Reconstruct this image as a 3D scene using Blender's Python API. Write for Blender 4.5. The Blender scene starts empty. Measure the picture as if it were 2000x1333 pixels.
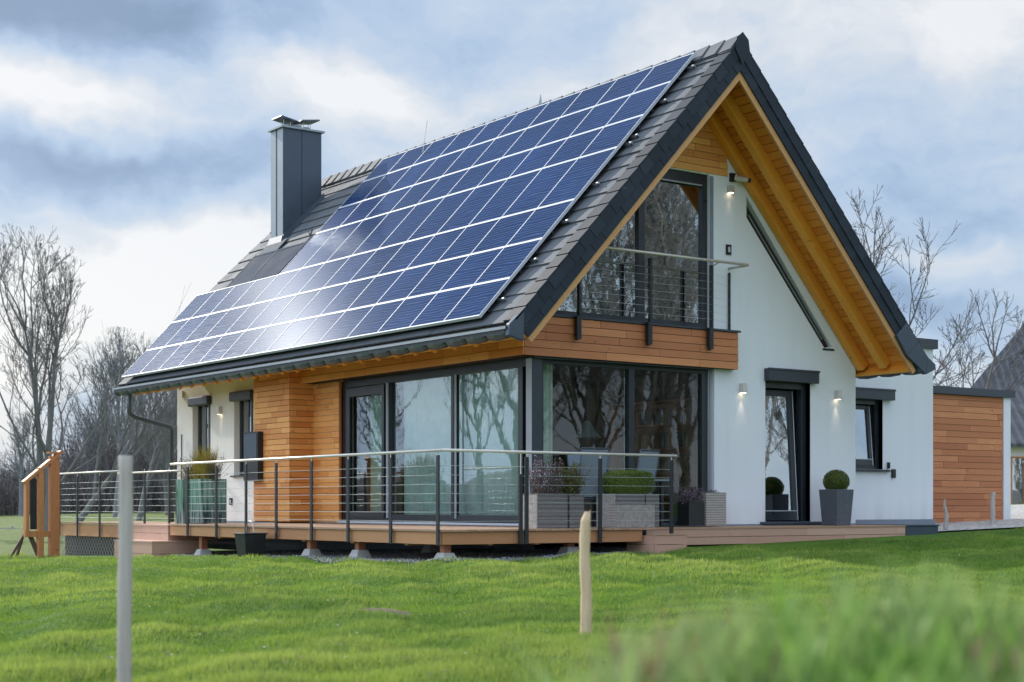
import bpy, math, random
import numpy as np
from mathutils import Vector, Matrix, noise
from mathutils.geometry import tessellate_polygon
random.seed(7); rng = np.random.default_rng(7)
C = bpy.context.scene.collection
R = math.radians
PX, PY = -14.65, -19.77            # the photographer's standing point; the eye is 1 m above z = 0
FWX, FWY = 0.585, 0.811
_n = math.hypot(FWX, FWY); FWX /= _n; FWY /= _n
RTX, RTY = FWY, -FWX

# ------------------------------------------------------------------ mesh builder
class MB:
    def __init__(s): s.v=[]; s.f=[]; s.m=[]; s.t=[]
    def add(s, vs, fs, mat=0, tint=0.5):
        b=len(s.v); s.v.extend([tuple(p) for p in vs])
        for f in fs:
            s.f.append(tuple(i+b for i in f)); s.m.append(mat); s.t.append(tint)
    def box(s,x0,x1,y0,y1,z0,z1,mat=0,tint=0.5):
        if x0>x1:x0,x1=x1,x0
        if y0>y1:y0,y1=y1,y0
        if z0>z1:z0,z1=z1,z0
        s.add([(x0,y0,z0),(x1,y0,z0),(x1,y1,z0),(x0,y1,z0),(x0,y0,z1),(x1,y0,z1),(x1,y1,z1),(x0,y1,z1)],
              [(0,3,2,1),(4,5,6,7),(0,1,5,4),(1,2,6,5),(2,3,7,6),(3,0,4,7)],mat,tint)
    def hexa(s,p,mat=0,tint=0.5):   # 8 points: bottom ring then top ring
        s.add(p,[(0,3,2,1),(4,5,6,7),(0,1,5,4),(1,2,6,5),(2,3,7,6),(3,0,4,7)],mat,tint)
    def bar(s,a,b,w,h,up=(0,0,1),mat=0,tint=0.5):
        a=Vector(a);b=Vector(b);d=(b-a).normalized();u=Vector(up)
        sd=d.cross(u)
        if sd.length<1e-4: sd=d.cross(Vector((1,0,0)))
        sd.normalize();u=sd.cross(d).normalized();sd*=w/2;u*=h/2
        s.hexa([a-sd-u,a+sd-u,b+sd-u,b-sd-u,a-sd+u,a+sd+u,b+sd+u,b-sd+u],mat,tint)
    def tube(s,pts,rs,n=8,mat=0,tint=0.5,caps=True):
        pts=[Vector(p) for p in pts]
        if not hasattr(rs,'__len__'): rs=[rs]*len(pts)
        b=len(s.v);ref=None
        for i,p in enumerate(pts):
            d=(pts[min(i+1,len(pts)-1)]-pts[max(i-1,0)])
            d=d.normalized() if d.length>1e-9 else Vector((0,0,1))
            if ref is None: ref=d.orthogonal().normalized()
            ref=(ref-d*ref.dot(d))
            ref=ref.normalized() if ref.length>1e-6 else d.orthogonal().normalized()
            o=d.cross(ref)
            for k in range(n):
                a=2*math.pi*k/n
                s.v.append(tuple(p+(ref*math.cos(a)+o*math.sin(a))*rs[i]))
        for i in range(len(pts)-1):
            for k in range(n):
                q=(k+1)%n
                s.f.append((b+i*n+k,b+i*n+q,b+(i+1)*n+q,b+(i+1)*n+k));s.m.append(mat);s.t.append(tint)
        if caps:
            s.f.append(tuple(b+k for k in range(n))[::-1]);s.m.append(mat);s.t.append(tint)
            e=b+(len(pts)-1)*n
            s.f.append(tuple(e+k for k in range(n)));s.m.append(mat);s.t.append(tint)
    def build(s,name,mats,parent=None,smooth=False,bevel=0,local=False,kind=None):
        me=bpy.data.meshes.new(name)
        me.from_pydata(s.v,[],s.f)
        if not isinstance(mats,(list,tuple)): mats=[mats]
        for m in mats: me.materials.append(m)
        if len(mats)>1: me.polygons.foreach_set('material_index',s.m)
        if any(t!=0.5 for t in s.t):
            at=me.attributes.new('tint','FLOAT','FACE'); at.data.foreach_set('value',s.t)
        if smooth: me.polygons.foreach_set('use_smooth',[True]*len(s.f))
        me.update(); me.validate()
        return link(name,me,parent,local,kind,bevel)

def link(name,me,parent=None,local=False,kind=None,bevel=0):
    o=bpy.data.objects.new(name,me); C.objects.link(o)
    if parent:
        o.parent=parent
        if not local and parent.type=='EMPTY':
            o.matrix_parent_inverse=Matrix.Translation(-parent.location)
    if kind: o['kind']=kind
    if bevel:
        b=o.modifiers.new('bevel','BEVEL'); b.width=bevel; b.segments=2; b.limit_method='ANGLE'; b.angle_limit=R(40)
    return o
def thing(name,label,cat,loc=(0,0,0),rz=0,group=None):
    o=bpy.data.objects.new(name,None); C.objects.link(o); o.location=loc; o.rotation_euler=(0,0,rz)
    o.empty_display_size=.1
    tag(o,label,cat,group); return o
def tag(o,label,cat,group=None):
    o['label']=label; o['category']=cat
    if group: o['group']=group
    return o
def copy_tree(o,parent=None):
    c=o.copy(); C.objects.link(c); c.parent=parent
    for ch in list(o.children): copy_tree(ch,c)
    return c
def sheet(outer,holes,to3,th,mat=0,mb=None):
    """flat panel with holes; outer/holes 2-D, to3(u,v,d) -> 3-D, thickness th"""
    mb=mb or MB()
    loops=[[Vector((u,v,0)) for u,v in outer]]+[[Vector((u,v,0)) for u,v in h] for h in holes]
    flat=[p for l in loops for p in l]
    tris=tessellate_polygon(loops)
    n=len(flat)
    vs=[to3(p.x,p.y,0) for p in flat]+[to3(p.x,p.y,th) for p in flat]
    fs=[]
    for a,b,c in tris:
        fs.append((a,b,c)); fs.append((c+n,b+n,a+n))
    i=0
    for l in loops:
        m=len(l)
        for k in range(m):
            a=i+k;b=i+(k+1)%m
            fs.append((a,b,b+n,a+n))
        i+=m
    mb.add(vs,fs,mat); return mb

# ------------------------------------------------------------------ materials
class NT:
    def __init__(s,name,world=False):
        if world:
            s.m=bpy.data.worlds.new(name)
        else: s.m=bpy.data.materials.new(name)
        s.m.use_nodes=True; s.t=s.m.node_tree; s.t.nodes.clear()
    def n(s,typ,_i=None,**kw):
        nd=s.t.nodes.new(typ)
        for k,v in kw.items(): setattr(nd,k,v)
        if _i:
            for k,v in _i.items(): s.set(nd,k,v)
        return nd
    def set(s,nd,k,v):
        inp=nd.inputs[k]
        if isinstance(v,bpy.types.NodeSocket): s.t.links.new(v,inp)
        elif isinstance(v,bpy.types.Node): s.t.links.new(v.outputs[0],inp)
        else:
            if hasattr(inp.default_value,'__len__') and len(inp.default_value)==4 and len(v)==3: v=(*v,1)
            inp.default_value=v
    def math(s,op,a,b=0.0,c=None,clamp=False):
        nd=s.n('ShaderNodeMath',operation=op,use_clamp=clamp); s.set(nd,0,a); s.set(nd,1,b)
        if c is not None: s.set(nd,2,c)
        return nd.outputs[0]
    def mix(s,f,a,b,blend='MIX'):
        nd=s.n('ShaderNodeMix',data_type='RGBA',blend_type=blend)
        s.set(nd,0,f); s.set(nd,6,a); s.set(nd,7,b); return nd.outputs[2]
    def noise(s,vec,scale,detail=4,rough=.55,dist=0,col=False):
        nd=s.n('ShaderNodeTexNoise',{'Scale':scale,'Detail':detail,'Roughness':rough,'Distortion':dist})
        if vec is not None: s.set(nd,'Vector',vec)
        return nd.outputs[1 if col else 0]
    def mapr(s,v,a,b,c,d):
        nd=s.n('ShaderNodeMapRange',{0:v,1:a,2:b,3:c,4:d}); nd.clamp=True; return nd.outputs[0]
    def scale(s,vec,sc):
        nd=s.n('ShaderNodeVectorMath',operation='MULTIPLY'); s.set(nd,0,vec); s.set(nd,1,sc); return nd.outputs[0]
    def coord(s): return s.n('ShaderNodeTexCoord').outputs['Object']
    def geo(s): return s.n('ShaderNodeNewGeometry').outputs['Position']
    def bump(s,h,st=.3,d=.01):
        return s.n('ShaderNodeBump',{'Strength':st,'Distance':d,'Height':h}).outputs[0]
    def pbr(s,col,rough=.5,normal=None,metal=0,spec=.5,**kw):
        p=s.n('ShaderNodeBsdfPrincipled',{'Base Color':col,'Roughness':rough,'Metallic':metal,'Specular IOR Level':spec})
        if normal is not None: s.set(p,'Normal',normal)
        for k,v in kw.items(): s.set(p,k.replace('_',' '),v)
        s.out(p); return p
    def out(s,p):
        o=s.n('ShaderNodeOutputMaterial'); s.set(o,0,p); return s.m

def simple(name,col,rough=.5,metal=0,var=.12,scale=6,bump=.15,bd=.004,spec=.5):
    t=NT(name); g=t.geo()
    n1=t.noise(g,scale,5); n2=t.noise(g,scale*9,3)
    f=t.math('ADD',t.math('MULTIPLY',n1,.7),t.math('MULTIPLY',n2,.3))
    lo=tuple(c*(1-var) for c in col); hi=tuple(min(1,c*(1+var)) for c in col)
    c=t.mix(t.mapr(f,.3,.7,0,1),lo,hi)
    t.pbr(c,t.mapr(n1,.3,.7,max(.02,rough-.06),min(1,rough+.06)),t.bump(n2,bump,bd),metal,spec); return t.m

def plaster(name,col):
    t=NT(name); g=t.geo()
    big=t.noise(g,.7,4); fine=t.noise(g,95,3)
    st=t.noise(t.scale(g,(3,3,.25)),1.5,4)
    c=t.mix(t.mapr(big,.3,.7,0,1),tuple(x*.95 for x in col),col)
    c=t.mix(t.mapr(st,.48,.8,0,.12),c,(.5,.5,.47))
    z=t.n('ShaderNodeSeparateXYZ',{0:g}).outputs[2]
    dirt=t.math('MULTIPLY',t.mapr(z,.7,1.15,1,0),t.mapr(st,.3,.7,.1,.35))
    c=t.mix(dirt,c,(.42,.40,.36))
    t.pbr(c,.88,t.bump(fine,.25,.004)); return t.m

def wood(name,c1,c2,c3,rough=.6,axis_scale=(1.2,1.2,16),knots=True,tint=.85):
    """planks are modelled; grain, knots and per-board tone come from here"""
    t=NT(name); g=t.geo()
    a=t.n('ShaderNodeAttribute',attribute_name='tint').outputs['Fac']
    off=t.n('ShaderNodeCombineXYZ',{0:t.math('MULTIPLY',a,37.),1:t.math('MULTIPLY',a,17.),2:t.math('MULTIPLY',a,5.)}).outputs[0]
    gg=t.n('ShaderNodeVectorMath',operation='ADD'); t.set(gg,0,g); t.set(gg,1,off)
    gs=t.scale(gg.outputs[0],axis_scale)
    grain=t.noise(gs,2.2,6,.62,.6); fine=t.noise(t.scale(gs,(3,3,5)),3,3)
    c=t.mix(t.mapr(grain,.28,.72,0,1),c1,c2)
    c=t.mix(t.mapr(a,0,1,0,tint),c,c3)
    c=t.mix(t.mapr(fine,.35,.75,0,.25),c,tuple(x*.55 for x in c1))
    if knots:
        v=t.n('ShaderNodeTexVoronoi',{'Scale':2.4,'Vector':t.scale(gg.outputs[0],(1,1,2.4)),'Randomness':1.0})
        k=t.mapr(v.outputs['Distance'],.035,.11,.85,0)
        c=t.mix(k,c,tuple(x*.22 for x in c1))
    big=t.noise(g,.8,3)
    c=t.mix(t.mapr(big,.35,.75,0,.3),c,tuple(x*.7 for x in c2))
    t.pbr(c,t.mapr(grain,.3,.7,rough-.08,rough+.1),t.bump(t.math('ADD',grain,fine),.25,.004)); return t.m

M={}
M['white']=plaster('white_render',(.79,.815,.865))
M['white_lit']=plaster('white_render_lit',(.84,.82,.77))  # white render with the warm side light put into its colour
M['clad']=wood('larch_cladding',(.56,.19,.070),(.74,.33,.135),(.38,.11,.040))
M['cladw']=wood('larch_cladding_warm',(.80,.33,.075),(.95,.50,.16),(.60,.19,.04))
M['soffit']=wood('soffit_boards',(.80,.29,.030),(.90,.38,.055),(.66,.20,.018),axis_scale=(16,1.2,1.2))
M['beam']=wood('glazed_beam',(.92,.38,.040),(.95,.44,.060),(.84,.30,.03),axis_scale=(2,14,2),knots=True)
M['barge']=wood('barge_timber',(.60,.30,.11),(.68,.37,.16),(.5,.24,.09),axis_scale=(2,14,2),knots=False)
M['deckw']=wood('deck_boards',(.40,.24,.15),(.50,.32,.21),(.32,.18,.11),axis_scale=(3,3,10))
M['fascia']=wood('deck_fascia_wood',(.52,.25,.11),(.60,.32,.16),(.42,.18,.075),axis_scale=(1.2,1.2,14))
M['pinkw']=wood('douglas_step_boards',(.56,.33,.24),(.66,.43,.33),(.48,.26,.18),axis_scale=(1.2,1.2,14),knots=False)
M['orangew']=wood('stained_frame_timber',(.46,.17,.055),(.60,.26,.10),(.36,.11,.035),axis_scale=(8,8,1.2))
M['rustw']=wood('rusty_post_timber',(.36,.13,.06),(.46,.19,.09),(.3,.1,.05),axis_scale=(8,8,1.2))
M['anth']=simple('anthracite_metal',(.030,.040,.055),.38,0,.12,3,.05)
M['frame']=simple('window_frame_paint',(.018,.024,.032),.33,0,.15,3,.05)
M['zinc']=simple('zinc_sheet',(.062,.082,.112),.42,.35,.12,2.5,.06)
M['collector']=simple('dark_collector_glass',(.035,.050,.080),.85,0,.2,2,.05,spec=.1)
M['apron']=simple('lead_apron',(.16,.17,.18),.9,0,.2,2,.05,spec=.1)
M['zincl']=simple('light_zinc_sheet',(.30,.33,.36),.42,.3,.1,2.5,.06)
M['gutter']=simple('patinated_gutter_zinc',(.065,.085,.095),.4,.3,.22,4,.08)
M['steel']=simple('brushed_steel',(.62,.58,.53),.35,.35,.08,8,.0)
M['cable']=simple('steel_cable',(.52,.55,.57),.35,.6,.05,8,.0)
M['blackp']=simple('black_steel_post',(.022,.026,.032),.4,.2,.2,6,.08)
M['alu']=simple('aluminium_frame_strip',(.50,.52,.58),.6,.0,.05,8,.0)
M['black']=simple('black_plastic',(.012,.014,.017),.45,0,.3,9,.2)
M['concrete']=simple('cast_concrete',(.42,.41,.40),.85,0,.18,9,.5,.01)
M['plinth']=simple('plinth_grey',(.20,.23,.28),.7,0,.15,5,.3)
M['blueplinth']=simple('dark_blue_plinth',(.045,.065,.095),.6,0,.15,4,.2)
M['inner']=simple('interior_wall',(.15,.095,.06),.8,0,.3,1.5,.1)
M['innerfloor']=simple('interior_floor',(.09,.06,.04),.5,0,.3,2,.1)
M['pole']=None
M['sling']=simple('grey_sling_fabric',(.17,.21,.26),.7,0,.1,40,.2)

# roofing slate with per-slate tone
def slate(name,col,rough,var=.5):
    t=NT(name); g=t.geo()
    a=t.n('ShaderNodeAttribute',attribute_name='tint').outputs['Fac']
    n1=t.noise(g,3.5,6,.65); n2=t.noise(g,60,3)
    c=t.mix(t.mapr(a,0,1,0,1),tuple(x*(1-var*.5) for x in col),tuple(x*(1+var*.5) for x in col))
    c=t.mix(t.mapr(n1,.42,.75,0,.45),c,tuple(x*1.5 for x in col))
    ln=t.noise(g,9,4,.7)
    c=t.mix(t.mapr(ln,.66,.74,0,.35),c,(.20,.21,.17))
    t.pbr(c,t.mapr(n1,.3,.7,rough-.08,rough+.1),t.bump(n2,.25,.004),0,.22); return t.m
M['tile']=slate('concrete_roof_tile',(.115,.123,.138),.75,.14)
M['slate']=slate('verge_slate',(.022,.029,.042),.6,.5)

def panelmat():
    t=NT('solar_cells'); co=t.coord()
    oi=t.n('ShaderNodeObjectInfo').outputs['Random']
    off=t.n('ShaderNodeCombineXYZ',{0:t.math('MULTIPLY',oi,11.)}).outputs[0]
    ad=t.n('ShaderNodeVectorMath',operation='ADD'); t.set(ad,0,co); t.set(ad,1,off)
    p=ad.outputs[0]
    w=t.n('ShaderNodeTexWave',{'Scale':3.4,'Distortion':5.5,'Detail':2.5,'Detail Scale':1.1,'Detail Roughness':.5,'Vector':t.scale(p,(.5,2.2,1))},wave_type='BANDS',bands_direction='Y')
    w2=t.n('ShaderNodeTexWave',{'Scale':4.6,'Distortion':6.5,'Detail':2.,'Detail Scale':1.0,'Vector':t.scale(p,(.22,1,1))},wave_type='BANDS',bands_direction='Y')
    sp=t.noise(p,90,2,.7)
    line=t.math('MULTIPLY',t.mapr(w2.outputs['Fac'],.62,1.,0,1),t.mapr(sp,.35,.65,.15,1))
    big=t.noise(t.geo(),.55,3)
    base=t.mix(t.mapr(big,.35,.7,0,1),(.006,.019,.070),(.011,.034,.120))
    base=t.mix(t.mapr(oi,0,1,0,.35),base,(.006,.018,.055))
    c=t.mix(t.math('MULTIPLY',line,.50),base,(.14,.24,.44))
    h=t.math('ADD',t.math('MULTIPLY',w2.outputs['Fac'],.5),t.math('MULTIPLY',w.outputs['Fac'],.6))
    nb=t.bump(h,.10,.010)
    df=t.n('ShaderNodeBsdfDiffuse',{'Color':c})
    tg=t.n('ShaderNodeCombineXYZ',{0:0.,1:1.,2:0.}).outputs[0]
    gs=t.n('ShaderNodeBsdfAnisotropic',{'Color':(.85,.92,1,1),'Roughness':.10,'Normal':nb})
    ga=t.n('ShaderNodeBsdfAnisotropic',{'Color':(.85,.92,1,1),'Roughness':.17,'Anisotropy':.62,'Rotation':0.,'Normal':t.bump(sp,.04,.004),'Tangent':tg})
    gl=t.n('ShaderNodeMixShader',{0:.165}); t.set(gl,1,gs); t.set(gl,2,ga)
    fr=t.n('ShaderNodeFresnel',{'IOR':1.30})
    mx=t.n('ShaderNodeMixShader',{0:t.math('MULTIPLY',fr.outputs[0],.42)}); t.set(mx,1,df); t.set(mx,2,gl.outputs[0]); t.out(mx)
    return t.m
M['cells']=panelmat()

def glassmat(name,tint=(.72,.84,.82),boost=1.7,base=.10,wav=.02):
    t=NT(name); g=t.geo()
    fr=t.n('ShaderNodeFresnel',{'IOR':1.5})
    n=t.noise(g,1.3,2); n2=t.noise(g,14,2)
    b=t.bump(t.math('ADD',n,t.math('MULTIPLY',n2,.06)),wav,.12)
    gl=t.n('ShaderNodeBsdfGlossy',{'Color':(.9,.97,.98,1),'Roughness':.0,'Normal':b})
    tr=t.n('ShaderNodeBsdfTransparent',{'Color':(*tint,1)})
    f=t.math('MULTIPLY_ADD',fr.outputs[0],boost,base,clamp=True)
    mx=t.n('ShaderNodeMixShader'); t.set(mx,0,f); t.set(mx,1,tr); t.set(mx,2,gl)
    t.out(mx); return t.m
M['glass']=glassmat('window_glass',(.82,.90,.88),1.15,.02,.010)
M['glassdark']=glassmat('dark_window_glass',(.5,.6,.62),2.0,.32,.012)
M['glassside']=glassmat('side_window_glass',(.82,.95,.93),2.0,.09,.010)

def curtain(name,col):
    t=NT(name); g=t.geo(); n=t.noise(g,5,3)
    c=t.mix(t.mapr(n,.3,.7,0,1),tuple(x*.85 for x in col),col)
    d=t.n('ShaderNodeBsdfDiffuse',{'Color':c}); tr=t.n('ShaderNodeBsdfTranslucent',{'Color':c})
    mx=t.n('ShaderNodeMixShader',{0:.35}); t.set(mx,1,d); t.set(mx,2,tr); t.out(mx); return t.m
M['curt']=curtain('green_curtain_cloth',(.72,.86,.74))
M['sheer']=curtain('sheer_curtain_cloth',(.84,.93,.90))

def leafmat(name,cols,trans=.35,rough=.55,ns=1.5,attr=True):
    t=NT(name); g=t.geo()
    a=t.n('ShaderNodeAttribute',attribute_name='tint').outputs['Fac']
    n=t.noise(g,ns,4,.6)
    c=t.mix(t.mapr(n,.35,.65,0,1),cols[0],cols[1])
    c=t.mix(t.mapr(a,0,1,0,.8),c,cols[2])
    if name=='lawn_blades':
        q1=t.noise(g,.33,4,.6); q2=t.noise(g,2.3,5,.7); q3=t.noise(g,7,4,.7)
        c=t.mix(t.mapr(q1,.45,.68,0,.6),c,(.05,.15,.028)); c=t.mix(t.mapr(q2,.56,.72,0,.55),c,(.34,.35,.10)); c=t.mix(t.mapr(q3,.55,.72,0,.5),c,(.04,.11,.02))
    p=t.n('ShaderNodeBsdfPrincipled',{'Base Color':c,'Roughness':rough,'Specular IOR Level':.3})
    tr=t.n('ShaderNodeBsdfTranslucent',{'Color':c})
    mx=t.n('ShaderNodeMixShader',{0:trans}); t.set(mx,1,p); t.set(mx,2,tr); t.out(mx); return t.m
M['blade']=leafmat('lawn_blades',((.085,.185,.020),(.22,.345,.038),(.46,.51,.13)),.5,.55,.8)
M['tall']=leafmat('meadow_blades',((.10,.23,.04),(.25,.42,.09),(.42,.48,.24)),.5,.5,3.2)
M['dry']=leafmat('dry_stalks',((.30,.22,.13),(.40,.30,.20),(.22,.13,.09)),.3,.7,3)
M['box']=leafmat('boxwood_leaves',((.055,.105,.016),(.12,.19,.03),(.20,.26,.05)),.25,.5,9)
M['boxdark']=leafmat('dark_boxwood_leaves',((.03,.065,.012),(.07,.12,.02),(.20,.22,.05)),.2,.5,12)
M['shrub']=leafmat('shrub_leaves',((.05,.09,.02),(.10,.13,.03),(.20,.19,.06)),.25,.55,7)
M['lav']=leafmat('lavender_flowers',((.40,.30,.52),(.55,.44,.62),(.75,.70,.78)),.2,.7,9)
M['heath']=leafmat('dark_heather',((.035,.02,.03),(.08,.05,.07),(.30,.26,.34)),.1,.7,9)
M['ygrass']=leafmat('yellow_ornamental_grass',((.35,.27,.03),(.55,.42,.05),(.30,.22,.05)),.35,.6,5)
M['redleaf']=leafmat('russet_leaves',((.22,.07,.03),(.34,.15,.05),(.45,.25,.08)),.25,.6,7)
M['stem']=simple('woody_stem',(.10,.07,.05),.8,0,.2,20,.3)
M['whitefl']=simple('pale_blossom',(.70,.66,.60),.7,0,.1,20,.1)

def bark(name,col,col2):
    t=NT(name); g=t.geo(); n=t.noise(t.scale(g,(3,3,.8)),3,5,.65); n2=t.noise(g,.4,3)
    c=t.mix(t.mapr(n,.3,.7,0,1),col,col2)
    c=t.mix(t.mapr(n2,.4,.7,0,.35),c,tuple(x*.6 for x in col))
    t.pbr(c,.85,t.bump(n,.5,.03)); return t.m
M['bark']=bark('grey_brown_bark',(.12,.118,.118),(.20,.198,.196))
M['barkfar']=bark('haze_tinted_bark',(.17,.18,.20),(.25,.26,.28))  # distance haze is put into the bark colour, lighter and bluer
M['barkr']=bark('dark_bare_bark',(.09,.085,.085),(.15,.14,.14))
M['thick']=bark('thicket_twigs',(.105,.095,.098),(.17,.155,.155))

def lawnmat():
    t=NT('lawn_turf'); g=t.geo()
    n=t.noise(g,.45,4,.6); f=t.noise(g,9,5,.7); ff=t.noise(g,60,3,.7)
    c=t.mix(t.mapr(n,.33,.66,0,1),(.07,.17,.012),(.15,.30,.022))
    c=t.mix(t.mapr(f,.35,.7,0,.55),c,(.028,.070,.008))
    c=t.mix(t.mapr(ff,.55,.8,0,.4),c,(.14,.20,.03))
    so=t.noise(g,1.7,4,.65)
    c=t.mix(t.mapr(so,.70,.76,0,.7),c,(.11,.075,.045))
    # field beyond the garden: paler, drier
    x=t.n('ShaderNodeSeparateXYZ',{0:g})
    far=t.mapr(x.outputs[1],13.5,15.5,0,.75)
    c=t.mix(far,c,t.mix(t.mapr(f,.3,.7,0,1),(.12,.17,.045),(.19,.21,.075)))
    t.pbr(c,.8,t.bump(t.math('ADD',f,ff),.9,.05),0,.2); return t.m
M['lawn']=lawnmat()
def gravelmat(name,a,b,sc=45):
    t=NT(name); g=t.geo()
    v=t.n('ShaderNodeTexVoronoi',{'Vector':g,'Scale':sc}); n=t.noise(g,1.5,4)
    sat=t.n('ShaderNodeSeparateColor',{0:v.outputs['Color']}).outputs[0]
    c=t.mix(sat,a,b); c=t.mix(t.mapr(n,.4,.7,0,.4),c,tuple(x*.6 for x in a))
    c=t.mix(t.mapr(v.outputs['Distance'],.35,.75,0,.7),c,(.04,.04,.04))
    t.pbr(c,.85,t.bump(v.outputs['Distance'],.8,.02)); return t.m
M['gravel']=gravelmat('grey_gravel',(.20,.21,.23),(.46,.48,.52))
M['gravelw']=gravelmat('pale_gravel',(.50,.46,.42),(.72,.69,.66),14)
M['soil']=gravelmat('bare_soil_crumbs',(.13,.075,.055),(.27,.17,.13),38)

def weave():
    t=NT('woven_basket'); g=t.geo()
    s=t.n('ShaderNodeSeparateXYZ',{0:g})
    h=t.math('ADD',s.outputs[0],s.outputs[1])
    a=t.math('SINE',t.math('MULTIPLY',h,150.)); b=t.math('SINE',t.math('MULTIPLY',s.outputs[2],170.))
    ch=t.math('MULTIPLY',a,b)
    n=t.noise(g,30,4,.7)
    c=t.mix(t.mapr(ch,-.6,.6,0,1),(.035,.045,.062),(.16,.18,.22)); c=t.mix(t.mapr(n,.5,.7,0,.5),c,(.24,.26,.30))
    t.pbr(c,.6,t.bump(ch,.9,.01)); return t.m
M['weave']=weave()
def ribbed(name,c1,c2,f=110.):
    t=NT(name); g=t.geo(); s=t.n('ShaderNodeSeparateXYZ',{0:g}); n=t.noise(t.scale(g,(3,3,30)),3,4,.7)
    b=t.math('SINE',t.math('MULTIPLY',s.outputs[2],f))
    c=t.mix(t.mapr(n,.3,.7,0,1),c1,c2); c=t.mix(t.mapr(b,.5,1,0,.45),c,tuple(x*.4 for x in c1))
    t.pbr(c,.8,t.bump(t.math('ADD',b,n),.5,.006)); return t.m
M['planter']=ribbed('ribbed_grey_planter',(.13,.12,.125),(.22,.20,.20))
M['planterl']=ribbed('ribbed_light_planter',(.30,.27,.25),(.42,.38,.35),160.)
M['stone']=simple('rough_stone_planter',(.40,.37,.35),.9,0,.35,22,.9,.02)
def greenglass():
    t=NT('green_glazed_pot'); g=t.geo(); s=t.n('ShaderNodeSeparateXYZ',{0:g}); n=t.noise(t.scale(g,(6,6,.6)),3,3)
    z=t.mapr(s.outputs[2],.7,1.5,0,1)
    c=t.mix(t.mapr(t.math('ADD',z,t.math('MULTIPLY',t.math('SUBTRACT',n,.5),.35)),.15,.55,0,1),(.03,.05,.06),(.06,.17,.115))
    c=t.mix(t.mapr(n,.40,.68,0,.8),c,(.34,.44,.40))
    t.pbr(c,.12,None); return t.m
M['greenpot']=greenglass()
M['mesh']=None
def birchpole():
    t=NT('peeled_pole'); g=t.geo(); n=t.noise(t.scale(g,(14,14,1.4)),2,5,.7); n2=t.noise(g,9,4,.7)
    c=t.mix(t.mapr(n,.3,.7,0,1),(.52,.36,.22),(.72,.55,.37)); c=t.mix(t.mapr(n2,.62,.7,0,.55),c,(.28,.20,.15))
    t.pbr(c,.75,t.bump(n,.5,.01)); return t.m
M['peeled']=birchpole()
def poleM():
    t=NT('grey_weathered_pole'); g=t.geo(); n=t.noise(t.scale(g,(30,30,1.2)),2,6,.7); n2=t.noise(t.scale(g,(9,9,3)),2.2,5,.75)
    c=t.mix(t.mapr(n,.3,.7,0,1),(.38,.33,.31),(.56,.50,.47)); c=t.mix(t.mapr(n2,.6,.72,0,.65),c,(.24,.19,.17))
    v=t.n('ShaderNodeTexVoronoi',{'Scale':3.1,'Vector':t.scale(g,(1,1,.8))}); c=t.mix(t.mapr(v.outputs['Distance'],.05,.09,.8,0),c,(.22,.13,.09))
    t.pbr(c,.75,t.bump(n,.7,.01)); return t.m
M['pole']=poleM()
def emis(name,col,st):
    t=NT(name); t.out(t.n('ShaderNodeEmission',{'Color':(*col,1),'Strength':st})); return t.m
M['lamp']=emis('lamp_glow',(1,.78,.5),6)
def corr(name,col):
    t=NT(name); g=t.geo()
    s=t.n('ShaderNodeSeparateXYZ',{0:g})
    b=t.math('SINE',t.math('MULTIPLY',t.math('ADD',t.math('MULTIPLY',s.outputs[0],.811),t.math('MULTIPLY',s.outputs[1],-.585)),17.))
    n=t.noise(g,2,4)
    c=t.mix(t.mapr(b,-.2,.9,0,1),tuple(x*.45 for x in col),col); c=t.mix(t.mapr(n,.4,.7,0,.4),c,tuple(x*1.5 for x in col))
    t.pbr(c,.55,t.bump(b,.8,.03)); return t.m
M['corr']=corr('corrugated_roof_sheet',(.085,.09,.105))

# ------------------------------------------------------------------ terrain
def sstep(a,b,x):
    t=np.clip((x-a)/(b-a),0,1); return t*t*(3-2*t)
def ground0(x,y):
    x=np.asarray(x,float); y=np.asarray(y,float)
    z=.24+.025*(np.clip(x,-30,30)+2.8)
    z=z-.027*np.clip(y-1.5,0,12.5)*(1-sstep(4,10,x))
    d=np.hypot(x,y)
    # bank of rough grass right of the camera
    t=(x-PX)*FWX+(y-PY)*FWY; l=(x-PX)*RTX+(y-PY)*RTY
    z=z+.775*np.exp(-((l-.55)**2/(2*1.0**2)+(t-2.3)**2/(2*.75**2)))
    return z
def lumps(x,y):
    x=np.asarray(x,float); y=np.asarray(y,float)
    # streaky mown lumps, running obliquely
    u=x*.9+y*.43; v=-x*.43+y*.9
    a=np.sin(u*1.9+1.7*np.sin(v*.55)+.8*np.sin(v*1.7))*np.sin(v*2.6+1.3*np.sin(u*.8)+.7)
    b=np.sin(u*4.1+2.1*np.sin(v*1.3+1))*np.sin(v*5.3+1.9*np.sin(u*1.2))
    c=np.sin(u*.6+.4)*np.sin(v*.5+1.1+np.sin(u*.3))
    return a*.050+b*.040+c*.04
def ground(x,y):
    x=np.asarray(x,float); y=np.asarray(y,float)
    near=(1-sstep(-3.4,-2.6,x)*sstep(-2.6,-1.6,y)*(1-sstep(13,16,y)))   # calm under deck and house
    far=1-sstep(35,60,np.hypot(x+3,y))*.6
    return ground0(x,y)+lumps(x,y)*near*far
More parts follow.
